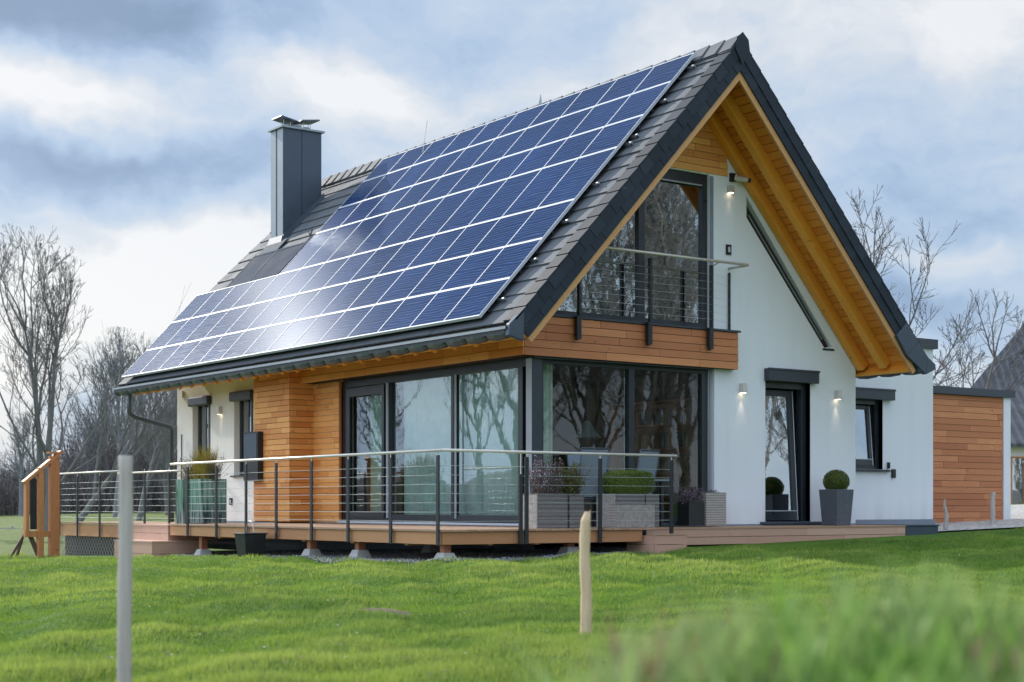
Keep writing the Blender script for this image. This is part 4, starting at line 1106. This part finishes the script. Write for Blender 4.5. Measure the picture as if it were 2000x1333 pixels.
for _ in range(60):
    x=random.uniform(-.58,-.4);y=random.uniform(-1.7,-1.42);h=random.uniform(.2,.55);dx,dy=random.gauss(0,.12),random.gauss(0,.08)
    m.tube([(x,y,1.12),(x+dx,y+dy,1.12+h)],.004,4,mat=0,caps=False)
    for _ in range(30):
        f=random.uniform(.15,1.05); leaves(1,lambda:((x+dx*f+random.gauss(0,.04),y+dy*f+random.gauss(0,.04),1.12+h*f),(0,0,1)),.02,m,1)
m.build('shrub',[M['stem'],M['shrub']],p)
# B: low rough planter and taller one with clipped hedge
p=thing('low_planter','low rough grey stone planter in front of the clipped hedge planter','planter',(.55,-1.7,ZD))
boxpot(p,.22,.94,-1.80,-1.62,ZD,1.03,[M['stone'],M['planterl']],endmat=1)
p=thing('hedge_planter','tall grey planter box with rounded rectangular clipped green hedge','planter',(.85,-1.3,ZD))
boxpot(p,.36,.93,-1.58,-1.15,ZD,1.19,[M['planter'],M['stone']],endmat=1)
boxpot(p,.96,1.22,-1.58,-1.15,ZD,1.19,[M['planter']],base='pot_extension')
m=MB()
def hedge_fn():
    hx,hy,hz=.42,.21,.18; 
    v=Vector((random.uniform(-1,1),random.uniform(-1,1),random.uniform(-1,1))); k=random.choice((0,1,2)); 
    v[k]=math.copysign(1,v[k]); 
    if k==2: v[2]=abs(v[2])
    # superellipsoid rounding
    l=(abs(v.x)**3.6+abs(v.y)**3.6+abs(v.z)**3.6)**(1/3.6); v=v/l
    j=random.uniform(.88,1.05); return (Vector((.80+v.x*hx*j,-1.36+v.y*hy*j,1.36+v.z*hz*j)),v.normalized())
leaves(9000,hedge_fn,.012,m,0)
m.box(.50,1.10,-1.48,-1.24,1.15,1.44,1)
m.build('hedge',[M['box'],M['boxdark']],p)
# C: heather planter at the window
p=thing('heather_planter','light ribbed planter with dark heather standing against the front window','planter',(3.1,-.5,ZD))
boxpot(p,2.98,3.42,-.72,-.42,ZD,1.23,[M['planterl']])
boxpot(p,2.62,2.95,-.70,-.42,ZD,1.08,[M['black']],base='side_pot')
m=MB(); ball((2.80,-.56,1.16),(.24,.15,.17),1500,.014,0,m,.3); ball((3.2,-.56,1.24),(.17,.10,.035),180,.014,0,m,.3)
for _ in range(50):
    x=random.uniform(2.66,2.94); m.tube([(x,-.56,1.05),(x+random.gauss(0,.09),-.56+random.gauss(0,.05),1.33)],.003,4,mat=1,caps=False)
m.build('heather',[M['heath'],M['stem']],p)
# D: woven basket with box ball
p=thing('box_ball_planter','dark woven square planter with round clipped box ball beside the tilted door','planter',(6.15,-.55,.672))
m=MB(); a,b=.175,.215; cx,cy=6.14,-.62; z0,z1=.673,1.30
m.hexa([(cx-a,cy-a,z0),(cx+a,cy-a,z0),(cx+a,cy+a,z0),(cx-a,cy+a,z0),(cx-b,cy-b,z1),(cx+b,cy-b,z1),(cx+b,cy+b,z1),(cx-b,cy+b,z1)],0)
m.build('pot',M['weave'],p,bevel=.012)
m=MB(); ball((cx,cy,1.44),(.225,.225,.20),7000,.011,0,m,.06)
sph=[];nl=10
for i in range(nl+1):
    for j in range(16): th=math.pi*i/nl;ph=2*math.pi*j/16; sph.append((cx+.19*math.sin(th)*math.cos(ph),cy+.19*math.sin(th)*math.sin(ph),1.44+.165*math.cos(th)))
m.add(sph,[(i*16+j,(i+1)*16+j,(i+1)*16+(j+1)%16,i*16+(j+1)%16) for i in range(nl) for j in range(16)],1,.2)
m.build('box_ball',[M['boxdark'],M['boxdark']],p)
# E: green pots with yellow grass on the far terrace
p=thing('grass_planter','glazed green pot with yellow ornamental grass and wispy shrub behind the railing','planter',(-2.2,7.3,.7))
boxpot(p,-2.5,-2.0,6.62,7.10,.70,1.50,[M['greenpot']]); boxpot(p,-2.48,-2.0,7.45,7.78,.67,1.50,[M['greenpot']],base='side_pot')
m=MB()
for _ in range(260):
    y=random.gauss(7.0,.16);x=random.uniform(-2.4,-2.1);h=random.uniform(.3,.68);dx,dy=random.gauss(0,.08),random.gauss(0,.13)
    m.tube([(x,y,1.46),(x+dx*.4,y+dy*.4,1.46+h*.6),(x+dx,y+dy,1.46+h)],[.006,.005,.001],3,mat=0,caps=False)
for (yc,zc,sy,mt,n) in ((7.0,1.55,.42,1,700),(7.6,1.75,.16,2,260),(6.6,1.65,.2,2,260),(7.75,1.6,.2,3,300)):
    for _ in range(n//5):
        x=-2.25;y=random.gauss(yc,sy*.4);h=random.uniform(.1,.5);dx,dy=random.gauss(0,.12),random.gauss(0,sy*.6)
        m.tube([(x,y,1.44),(x+dx,y+dy,1.46+h)],.0025,3,mat=4,caps=False)
        for _ in range(6): f=random.uniform(.3,1.05); leaves(1,lambda:((x+dx*f+random.gauss(0,.02),y+dy*f+random.gauss(0,.02),1.46+h*f),(0,0,1)),.016,m,mt)
m.build('plants',[M['ygrass'],M['redleaf'],M['shrub'],M['ygrass'],M['stem']],p)

# bookcase and pendant seen through the corner glass
bc=thing('bookcase','brown bookcase inside the room behind the front corner window','bookcase',(4.2,1.8,.66))
m=MB(); m.box(4.02,4.38,.7,.74,.66,2.9); m.box(4.02,4.38,2.96,3.0,.66,2.9); m.box(4.36,4.38,.74,2.96,.66,2.9); m.build('frame',M['clad'],bc)
m=MB()
for z in (.72,1.15,1.58,2.01,2.44,2.86): m.box(4.03,4.36,.74,2.96,z,z+.03,0,random.random())
m.build('shelf',M['clad'],bc)
m=MB()
for z in (.75,1.18,1.61,2.04,2.47):
    y=.8
    while y<2.9:
        w_=random.uniform(.02,.05); 
        if random.random()<.75: m.box(4.10,4.30,y,y+w_-.003,z,z+random.uniform(.2,.3),random.choice((0,1,2)),random.random())
        y+=w_
m.build('books',[M['barge'],M['sling'],M['redleaf']],bc)
pl=thing('pendant_lamp','dark pendant lamp hanging inside the front corner room','lamp',(2.6,1.9,3.4))
m=MB(); m.tube([(2.6,1.9,3.42),(2.6,1.9,2.5)],.008,6); m.build('cord',M['black'],pl)
m=MB(); m.tube([(2.6,1.9,2.5),(2.6,1.9,2.42),(2.6,1.9,2.2)],[.04,.09,.24],20,caps=False); m.build('lamp_shade',M['zincl'],pl)
# garden table and chairs
tb=thing('garden_table','grey garden table between the planters on the terrace','table',(.9,-.72,ZD))
m=MB(); m.box(.05,1.9,-1.05,-.42,1.395,1.425); m.build('tabletop',M['sling'],tb,bevel=.008)
for x in (.15,1.8):
    for y in (-.97,-.5): m=MB(); m.box(x-.025,x+.025,y-.025,y+.025,ZD,1.393); m.build('leg',M['blackp'],tb)
def chair():
    c=thing('garden_chair','','chair',(0,0,0),group='garden chairs at the terrace table')
    m=MB()
    for s in (-1,1):
        m.tube([(s*.25,-.22,0),(s*.25,-.2,.62),(s*.25,.10,.64),(s*.25,.22,.60)],.013,6); m.tube([(s*.25,.24,0),(s*.25,.08,.43),(s*.25,-.25,.44)],.013,6); m.tube([(s*.235,.16,.42),(s*.235,.30,1.18)],.013,6)
    m.tube([(-.235,.30,1.18),(.235,.30,1.18)],.012,6); m.tube([(-.25,-.25,.44),(.25,-.25,.44)],.012,6); m.tube([(-.25,.16,.42),(.25,.16,.42)],.012,6)
    m.build('frame',M['zinc'],c,local=True,smooth=True)
    m=MB(); m.add([(-.24,-.24,.445),(.24,-.24,.445),(.24,.18,.425),(-.24,.18,.425)],[(0,1,2,3)]); m.build('seat',M['sling'],c,local=True)
    m=MB(); m.add([(-.225,.17,.46),(.225,.17,.46),(.225,.298,1.16),(-.225,.298,1.16)],[(0,1,2,3)]); m.build('backrest',M['sling'],c,local=True)
    return c
ch0=chair()
for i,(x,y,rz,lb) in enumerate(((.30,-.95,R(170),'grey sling garden chair left of the table, nearest the flower planters'),(1.35,-.85,R(192),'grey sling garden chair behind the clipped hedge planter'),(.95,-.25,R(5),'grey sling garden chair close to the window on the far side of the table'))):
    c=ch0 if i==0 else copy_tree(ch0)
    c.location=(x,y,ZD); c.rotation_euler=(0,0,rz); c['label']=lb

# bucket / black tub
bk=thing('black_bucket','black plastic tub with a cable loop standing below the terrace edge','bucket',(-3.3,3.05,.2))
m=MB(); x,y=-3.3,3.05; zg=float(ground(x,y)); a,b=.15,.19
m.hexa([(x-a,y-a,zg),(x+a,y-a,zg),(x+a,y+a,zg),(x-a,y+a,zg),(x-b,y-b,zg+.37),(x+b,y-b,zg+.37),(x+b,y+b,zg+.37),(x-b,y+b,zg+.37)]); m.box(x-b-.015,x+b+.015,y-b-.015,y+b+.015,zg+.36,zg+.385)
m.build('tub',M['black'],bk,bevel=.012)
m=MB(); m.tube([(x+.05,y+.12+.13*math.cos(q),zg+.40+.17*math.sin(q)) for q in [math.pi*k/10 for k in range(11)]],.007,5); m.build('cable_loop',M['cable'],bk)

# ------------------------------------------------------------------ posts in the lawn
def pole(name,x,y,top,r0,r1,mat,label,lean=(0,0),n=14,segs=14,jag=0,wob=.004,group=None,cat='post'):
    z=float(ground(x,y))-.05; m=MB(); pts=[];rs=[]
    for i in range(segs+1):
        f=i/segs; pts.append((x+lean[0]*f+wob*math.sin(f*9+x),y+lean[1]*f+wob*math.cos(f*7+y),z+(top-z)*f)); rs.append(r0+(r1-r0)*f+wob*.4*math.sin(f*23+x*3))
    if jag==0: pts.append((pts[-1][0],pts[-1][1],top+.006)); rs.append(rs[-1]*.86)
    m.tube(pts,rs,n)
    if jag:
        for k in range(n):
            i=len(pts)*n-n+k; v=m.v[i]; ang=2*math.pi*k/n; m.v[i]=(v[0],v[1],v[2]+jag*math.cos(ang+2.2)+random.uniform(-.012,.012))
    o=m.build(name,mat,smooth=False); 
    me=o.data
    for p_ in me.polygons: p_.use_smooth=(len(p_.vertices)==4)
    tag(o,label,cat,group); return o
pole('wooden_post',-11.74,-12.59,1.236,.034,.033,M['pole'],'smooth grey round post standing in the lawn at left foreground',(.016,.014),n=20,wob=.0025,segs=20)
pole('wooden_post',-8.0,-11.4,.935,.040,.034,M['peeled'],'pale peeled wooden stake with broken top in the middle of the lawn',(-.012,-.01),jag=.045,wob=.004,segs=22)
pole('wooden_stake',9.1,-.62,1.1,.05,.022,M['pole'],'short leaning weathered stake in gravel close to the white annex corner',(-.05,.0),jag=.05,wob=.01)
pole('wooden_stake',11.9,.5,1.28,.052,.045,M['pole'],'taller straight weathered stake in front of the larch garage wall',(.03,.0),jag=.02,wob=.006)
# far field fence at left
ff=thing('field_fence','low grey post and rail fence across the field at far left','fence',(3,42,-.2))
a=Vector((-6,47,0)); b=Vector((9,37,0))
m=MB()
for z in (.13,.42): m.bar((a.x,a.y,z-.25),(b.x,b.y,z-.25),.05,.07)
m.build('rail',M['pole'],ff)
m=MB(); 
for i in range(60):
    q=a.lerp(b,i/59); m.bar((q.x,q.y,-.35),(q.x,q.y,.2),.02,.012,up=(0,1,0))
m.build('wire_mesh',M['pole'],ff)
for i in range(8): q=a.lerp(b,i/7+.02); m=MB(); m.box(q.x-.05,q.x+.05,q.y-.05,q.y+.05,-.4,.28); m.build('post',M['pole'],ff)

# ------------------------------------------------------------------ bare trees
def tree_mesh(seed,H,spread,r0,levels=5,trunks=1,lean=(0,0),first=.25,up=.28,minr=.008,kids=(9,8,6,4),droop=0,gap=.0,stretch=.62):
    rd=random.Random(seed); Vs=[];Fs=[]
    def tube(pts,rs,n):
        b=len(Vs);ref=None
        for i,p in enumerate(pts):
            d=(pts[min(i+1,len(pts)-1)]-pts[max(i-1,0)]).normalized()
            if ref is None: ref=d.orthogonal().normalized()
            ref=(ref-d*ref.dot(d)).normalized(); o=d.cross(ref)
            for k in range(n):
                a=2*math.pi*k/n; q=p+(ref*math.cos(a)+o*math.sin(a))*rs[i]; Vs.append((q.x,q.y,q.z))
        for i in range(len(pts)-1):
            for k in range(n):
                q=(k+1)%n; Fs.append((b+i*n+k,b+i*n+q,b+(i+1)*n+q,b+(i+1)*n+k))
    def grow(p,d,L,r,lv):
        sg=(9,7,5,4,3,2)[min(lv,5)]; n=(9,6,4,3,3,3)[min(lv,5)]
        pts=[p.copy()];rs=[r]; dd=d.copy(); wob=(.05,.09,.12,.16,.2,.2)[min(lv,5)]
        rt=max(minr*.5,r*(.22 if lv<2 else .35))
        for i in range(sg):
            dd=(dd+Vector((rd.gauss(0,wob),rd.gauss(0,wob),rd.gauss(0,wob)*.6+ (up*.30 if lv else .03)-(droop*.1 if lv>=3 else 0)))).normalized()
            p=p+dd*(L/sg); pts.append(p.copy()); f=(i+1)/sg; rs.append(max(minr*.6,r+(rt-r)*f))
        tube(pts,rs,n)
        if lv>=levels: return
        nk=kids[min(lv,len(kids)-1)]; nk=max(1,int(nk*rd.uniform(.8,1.25)))
        f0=first if lv==0 else .15
        for j in range(nk):
            f=f0+(1-f0)*((j+rd.random())/nk); k=min(int(f*sg),sg-1); q=pts[k].lerp(pts[k+1],f*sg-k)
            ax=(pts[k+1]-pts[k]).normalized(); sd=ax.orthogonal().normalized(); sd.rotate(Matrix.Rotation(rd.uniform(0,6.283),3,ax))
            an=rd.uniform(.45,.85) if lv==0 else rd.uniform(.4,.95)
            nd=(ax*math.cos(an*spread)+sd*math.sin(an*spread)).normalized()
            rr=max(minr,min(rs[k]*.8,r*rd.uniform(.30,.46))); LL=L*(1-f*.5)*(rd.uniform(.62,.95) if lv==0 else rd.uniform(.45,.75))
            grow(q,nd,LL,rr,lv+1)
        for _ in range(3):
            nd=(dd+Vector((rd.gauss(0,.22),rd.gauss(0,.22),rd.gauss(0,.1)))).normalized(); grow(pts[-1],nd,L*.34,rt,min(lv+2,levels))
    for t in range(trunks):
        a=rd.uniform(0,6.28); off=Vector((math.cos(a)*.25*t,math.sin(a)*.25*t,-.1))
        d=Vector((lean[0]+rd.gauss(0,.05)+(0 if trunks==1 else (t-.5)*.16),lean[1]+rd.gauss(0,.05),1)).normalized()
        grow(off,d,H*.72*rd.uniform(.92,1.05),r0*rd.uniform(.85,1.05),0)
    me=bpy.data.meshes.new('tree'); V=np.array(Vs); F=np.array(Fs)
    return V,F
TC={}
def tree(x,y,seed,H,spread,r0,mat,label,rot=0,group=None,sx=1,**kw):
    z=float(ground0(x,y))-.05
    key=(seed,H,spread,r0,tuple(sorted((k,str(v)) for k,v in kw.items())))
    if key not in TC: TC[key]=tree_mesh(seed,H,spread,r0,**kw)
    V,F=TC[key]
    t=thing('bare_tree',label,'tree',(x,y,z),group=group)
    c,s=math.cos(rot),math.sin(rot); W_=V.copy(); W_[:,0]=(V[:,0]*c-V[:,1]*s)*sx; W_[:,1]=(V[:,0]*s+V[:,1]*c)*sx
    # trunk = thick tubes with 9 sides come first per trunk; split by radius is not kept, so split at the first trunk's tube
    n0=9*9; 
    tr=F[:n0]; cr=F[n0:]
    def part(nm,f):
        u,inv=np.unique(f,return_inverse=True); o=raw(nm,W_[u],inv.reshape(f.shape),mat); o.parent=t; o.data.polygons.foreach_set('use_smooth',[True]*len(f)); return o
    part('trunk',tr); part('crown',cr); return t
GL='bare trees beyond the terrace'
tree(4.4,34.3,101,9.6,.78,.17,M['bark'],'tall bare tree with twin upright trunks at left, highest crown on that side',trunks=2,first=.12,up=.34,levels=5,kids=(7,5,4,4,2),rot=.4)
tree(3.3,29.3,103,6.6,.8,.14,M['bark'],'bare tree with a trunk leaning right over the timber frame',lean=(.62,-.42),first=.3,up=.32,levels=5,kids=(7,6,4,4,2))
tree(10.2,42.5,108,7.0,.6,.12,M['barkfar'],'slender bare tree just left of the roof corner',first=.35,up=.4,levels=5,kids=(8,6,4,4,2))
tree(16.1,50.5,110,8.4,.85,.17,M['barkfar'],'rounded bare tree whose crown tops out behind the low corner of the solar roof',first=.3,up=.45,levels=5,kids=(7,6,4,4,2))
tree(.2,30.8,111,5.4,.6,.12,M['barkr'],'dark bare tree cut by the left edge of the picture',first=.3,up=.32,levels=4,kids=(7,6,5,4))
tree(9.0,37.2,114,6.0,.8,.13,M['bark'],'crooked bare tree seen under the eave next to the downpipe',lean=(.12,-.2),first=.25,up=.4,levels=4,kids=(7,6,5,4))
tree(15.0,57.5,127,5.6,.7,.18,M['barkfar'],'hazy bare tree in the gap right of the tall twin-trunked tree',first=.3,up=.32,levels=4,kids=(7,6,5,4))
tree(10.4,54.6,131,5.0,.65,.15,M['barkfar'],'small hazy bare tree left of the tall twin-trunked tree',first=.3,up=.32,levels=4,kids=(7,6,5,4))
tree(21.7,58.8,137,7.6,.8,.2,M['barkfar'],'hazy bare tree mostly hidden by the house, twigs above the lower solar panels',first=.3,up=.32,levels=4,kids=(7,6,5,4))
tree(13.4,44.5,139,4.6,.8,.14,M['bark'],'bare bushy tree directly left of the white wall under the eave',first=.12,up=.4,levels=5,kids=(8,6,4,4,2))
tree(19.8,10.2,149,9.0,1.15,.15,M['barkr'],'bare tree rising behind the right roof slope, tallest of the two on the right',first=.3,up=.32,levels=4,kids=(6,5,5,4),minr=.010)
tree(25.2,12.0,151,6.8,1.35,.14,M['barkr'],'spreading bare tree with long arching limbs above the garage roof',first=.3,up=.35,levels=4,kids=(6,5,5,4),minr=.010)
# trees standing outside the frame, seen mirrored in the windows
GR='bare garden trees outside the frame mirrored in the windows'
lb='bare tree outside the picture, seen only as a reflection in the window glass'
for (x,y,sd_,H,rot) in ((13,-13,113,7.9,1.1),(12.5,-17,109,11.8,5.2),(16.3,-19,109,11.8,3.3),(19,-21.5,101,11.6,.9),(17.3,-20.5,113,7.9,.4),(17.5,-16.5,101,11.6,.3),(20,-21,109,11.8,2.0),(15,-21,107,10.,1.0),(23,-18,109,11.8,2.8),(26,-25,101,11.6,.6),(20,-27,113,7.9,2.2),(11,-18,109,11.8,4.1),(30,-22,107,10.,5.1),
                    (-16.5,23.5,109,11.8,.8),(-12.5,24.5,113,7.9,2.2),(-20,31,107,10.0,1.2)):
    kw={101:dict(spread=.72,r0=.19,trunks=2,first=.12,up=.34,levels=5,kids=(7,5,4,4,2)),107:dict(spread=.6,r0=.17,first=.35,up=.4,levels=5,kids=(8,6,4,4,2)),
        109:dict(spread=.85,r0=.22,first=.3,up=.45,levels=5,kids=(7,6,4,4,2)),113:dict(spread=.8,r0=.18,lean=(.12,-.2),first=.25,up=.4,levels=4,kids=(7,6,5,4))}[sd_]
    sp=kw.pop('spread'); r0=kw.pop('r0')
    tree(x,y,sd_,H,sp,r0,M['bark'],lb,rot=rot,group=GR,**kw)

# thicket: a far-off mass of scrub all along the left and behind
def thicket():
    V=[];F=[]; rd=np.random.default_rng(5)
    n=15000
    # strip positions: arc around the site
    ang=rd.uniform(R(40),R(250),n)   # measured from +X, counter-clockwise
    ang=np.where(rd.uniform(0,1,n)<.62,rd.uniform(R(60),R(100),n),ang)
    dist=rd.uniform(58,84,n)
    x=dist*np.cos(ang)-3; y=dist*np.sin(ang)
    z=ground0(x,y)-.1
    env=3.6+1.6*np.sin(ang*17)+1.0*np.sin(ang*41+1)+.5*np.sin(ang*97)
    h=np.abs(rd.normal(.6,.35,n))*env+.4
    # each twig: 3 segment bent ribbon, as thin 3-sided prisms approximated with 2 crossed quads
    S=4; la=rd.uniform(0,6.28,n); ln=rd.uniform(.05,.5,n)*h; w=rd.uniform(.018,.05,n)
    W_=np.empty((n,2,S,2,3))
    for c in range(2):
        an=rd.uniform(0,3.14,n)+c*1.57
        for s in range(S):
            f=s/(S-1); ww=w*(1-.85*f)
            jx=rd.normal(0,.06,n)*h*(f>0); jy=rd.normal(0,.06,n)*h*(f>0)
            cx=x+np.cos(la)*ln*f**1.5+jx; cy=y+np.sin(la)*ln*f**1.5+jy; cz=z+h*f
            W_[:,c,s,0]=np.stack([cx-np.cos(an)*ww,cy-np.sin(an)*ww,cz],-1); W_[:,c,s,1]=np.stack([cx+np.cos(an)*ww,cy+np.sin(an)*ww,cz],-1)
    b=(np.arange(n*2)*S*2)[:,None,None]; q=np.array([[2*s,2*s+1,2*s+3,2*s+2] for s in range(S-1)])[None]
    o=raw('scrub_thicket',W_.reshape(-1,3),(b+q).reshape(-1,4),M['thick'],kind='stuff')
    # fine side sprays
    m=60000; i=rd.integers(0,n,m); f=rd.uniform(.25,1,m); sx=x[i]+np.cos(la[i])*ln[i]*f**1.5+rd.normal(0,.12,m)*h[i]; sy=y[i]+np.sin(la[i])*ln[i]*f**1.5+rd.normal(0,.12,m)*h[i]; sz=z[i]+h[i]*f
    L=rd.uniform(.2,.8,m); a=rd.uniform(0,6.28,m); e=rd.uniform(-.3,1.2,m); dx=np.cos(a)*np.cos(e)*L; dy=np.sin(a)*np.cos(e)*L; dz=np.sin(e)*L; w=rd.uniform(.012,.024,m)
    T=np.empty((m,3,3)); T[:,0]=np.stack([sx-w*RTX,sy-w*RTY,sz-w],-1); T[:,1]=np.stack([sx+w*RTX,sy+w*RTY,sz+w],-1); T[:,2]=np.stack([sx+dx,sy+dy,sz+dz],-1)
    raw('scrub_twigs',T.reshape(-1,3),np.arange(m*3).reshape(-1,3),M['thick'],kind='stuff')
thicket()
# low wooded rise far behind everything, closes the horizon
def rise():
    m=MB(); n=260; vs=[]
    for i in range(n+1):
        a=2*math.pi*i/n; rr=150+12*math.sin(a*3+1)
        h=5.2+1.3*math.sin(a*9+.4)+.8*math.sin(a*23)+.6*math.sin(a*57+1)+.35*math.sin(a*131)
        if R(-60)<((a+math.pi)%(2*math.pi))-math.pi<R(48): h*=.45
        z0=float(ground0(rr*math.cos(a),rr*math.sin(a)))-1
        for f,dr in ((0,0),(.55,4),(.9,10),(1.0,18),(.97,60)): vs.append(((rr+dr)*math.cos(a),(rr+dr)*math.sin(a),z0+ (h+1)*f+random.uniform(-.3,.3)*(f>0)))
    m.add(vs,[(i*5+k,i*5+k+1,(i+1)*5+k+1,(i+1)*5+k) for i in range(n) for k in range(4)])
    o=m.build('wooded_hills',M['hill'],kind='structure',smooth=True)
t=NT('far_woodland'); g=t.geo(); n1=t.noise(t.scale(g,(1,1,.35)),.8,6,.7); n2=t.noise(g,.05,3)
c=t.mix(t.mapr(n1,.3,.7,0,1),(.085,.085,.10),(.17,.165,.185)); c=t.mix(t.mapr(n2,.4,.6,0,.5),c,(.12,.14,.13)); t.pbr(c,.9,t.bump(n1,.8,.4)); M['hill']=t.m
rise()

# ------------------------------------------------------------------ sky, sun, camera
SUN=Vector((-.075,.8745,.478)).normalized()
elev=math.asin(SUN.z); az=math.atan2(SUN.x,SUN.y)    # from +Y towards +X
def world():
    t=NT('World',world=True); sc=bpy.context.scene; sc.world=t.m
    sky=t.n('ShaderNodeTexSky',sky_type='NISHITA',sun_disc=False,sun_elevation=elev,sun_rotation=az,air_density=1.0,dust_density=1.2,ozone_density=1.0)
    d=t.n('ShaderNodeTexCoord').outputs['Generated']
    def dot(v): 
        nd=t.n('ShaderNodeVectorMath',operation='DOT_PRODUCT'); t.set(nd,0,d); nd.inputs[1].default_value=v; return nd.outputs['Value']
    L=t.n('ShaderNodeCombineXYZ',{0:dot((RTX,RTY,0)),1:dot((FWX,FWY,0)),2:dot((0,0,1))}).outputs[0]
    wn=t.noise(L,5.5,5,.6,col=True)
    ws=t.n('ShaderNodeVectorMath',operation='SUBTRACT'); t.set(ws,0,wn); ws.inputs[1].default_value=(.5,.5,.5)
    wa=t.n('ShaderNodeVectorMath',operation='MULTIPLY_ADD'); t.set(wa,0,ws.outputs[0]); wa.inputs[1].default_value=(.13,.05,.10); t.set(wa,2,L)
    Lw=wa.outputs[0]
    f1=t.noise(t.scale(Lw,(1,1,2.3)),2.6,7,.6); f2=t.noise(t.scale(Lw,(1,1,1.8)),9,8,.62)
    val=t.math('ADD',t.math('MULTIPLY',t.math('SUBTRACT',f1,.5),1.5),t.math('MULTIPLY',t.math('SUBTRACT',f2,.5),.95))
    val=t.math('ADD',val,.61)
    blobs=[(80,205,.10,.028,.62),(400,480,.085,.045,.60),(250,590,.10,.03,.30),(560,120,.05,.04,.35),(700,110,.035,.03,.45),(640,170,.09,.018,.25),
           (1900,60,.10,.06,.30),(1950,760,.09,.03,.30),(1300,60,.10,.04,.16),(700,300,.07,.04,.20),(1000,200,.10,.02,.12),(1850,480,.05,.012,.12),(100,620,.08,.05,.3),
           (300,50,.20,.040,-.70),(120,350,.13,.022,-.42),(480,300,.08,.05,-.30),(1150,110,.10,.04,-.18),(1780,580,.10,.022,-.30),(1900,420,.09,.03,-.18),(60,440,.05,.02,-.25),(1500,40,.07,.03,-.06)]
    for (px,py,sx,sz,wgt) in blobs:
        v=Vector(((px-1000)/3100,1,(990-py)/3100)).normalized()
        sb=t.n('ShaderNodeVectorMath',operation='SUBTRACT'); t.set(sb,0,Lw); sb.inputs[1].default_value=v
        ln=t.n('ShaderNodeVectorMath',operation='LENGTH'); t.set(ln,0,t.scale(sb.outputs[0],(1/sx,1.5,1/sz)))
        g_=t.mapr(ln.outputs['Value'],0,1.25,wgt,0)
        t.t.nodes[-1]
        val=t.math('ADD',val,g_)
    rp=t.n('ShaderNodeValToRGB'); t.set(rp,0,val); e=rp.color_ramp
    cols=[(.0,(.23,.34,.51)),(.25,(.32,.45,.66)),(.45,(.46,.60,.80)),(.62,(.58,.69,.84)),(.80,(.74,.79,.86)),(1.0,(.93,.94,.96))]
    e.elements[0].position=cols[0][0]; e.elements[0].color=(*cols[0][1],1); e.elements[1].position=1.0; e.elements[1].color=(*cols[-1][1],1)
    for p_,c_ in cols[1:-1]: q=e.elements.new(p_); q.color=(*c_,1)
    fb=t.mapr(dot((FWX,FWY,-.9)),.45,-.6,1.0,1.75)  # added sky brightness behind and above the camera, to light the gable
    fb=t.math('MULTIPLY',fb,t.mapr(dot((RTX,RTY,0)),-.36,-.7,1.0,1.7))  # added sky brightness left of the view, to light the side walls
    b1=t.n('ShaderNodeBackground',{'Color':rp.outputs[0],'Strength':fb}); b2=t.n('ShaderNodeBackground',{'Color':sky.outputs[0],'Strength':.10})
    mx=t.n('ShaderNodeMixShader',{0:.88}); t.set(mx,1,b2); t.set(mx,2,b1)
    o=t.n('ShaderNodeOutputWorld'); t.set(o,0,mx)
world()
sl=bpy.data.lights.new('sun','SUN'); sl.energy=4.6; sl.angle=R(.7); sl.color=(1,.93,.82)
so=bpy.data.objects.new('sun',sl); C.objects.link(so); so.rotation_euler=SUN.to_track_quat('Z','Y').to_euler()
cd=bpy.data.cameras.new('camera'); cam=bpy.data.objects.new('camera',cd); C.objects.link(cam); bpy.context.scene.camera=cam
cam.location=(PX,PY,1.0); cam.rotation_euler=(R(90),0,-math.atan2(FWX,FWY))
cd.lens=55.8; cd.sensor_width=36; cd.shift_y=(990-666.5)/2000; cd.clip_end=3000; cd.clip_start=.05
cd.dof.use_dof=True; cd.dof.focus_distance=25; cd.dof.aperture_fstop=2.3
sc=bpy.context.scene
sc.view_settings.view_transform='Standard'; sc.view_settings.look='None'; sc.view_settings.exposure=0; sc.view_settings.gamma=1
sc.render.engine='CYCLES'; sc.cycles.max_bounces=8; sc.cycles.transparent_max_bounces=12; sc.cycles.use_denoising=True
sc.cycles.sample_clamp_indirect=6
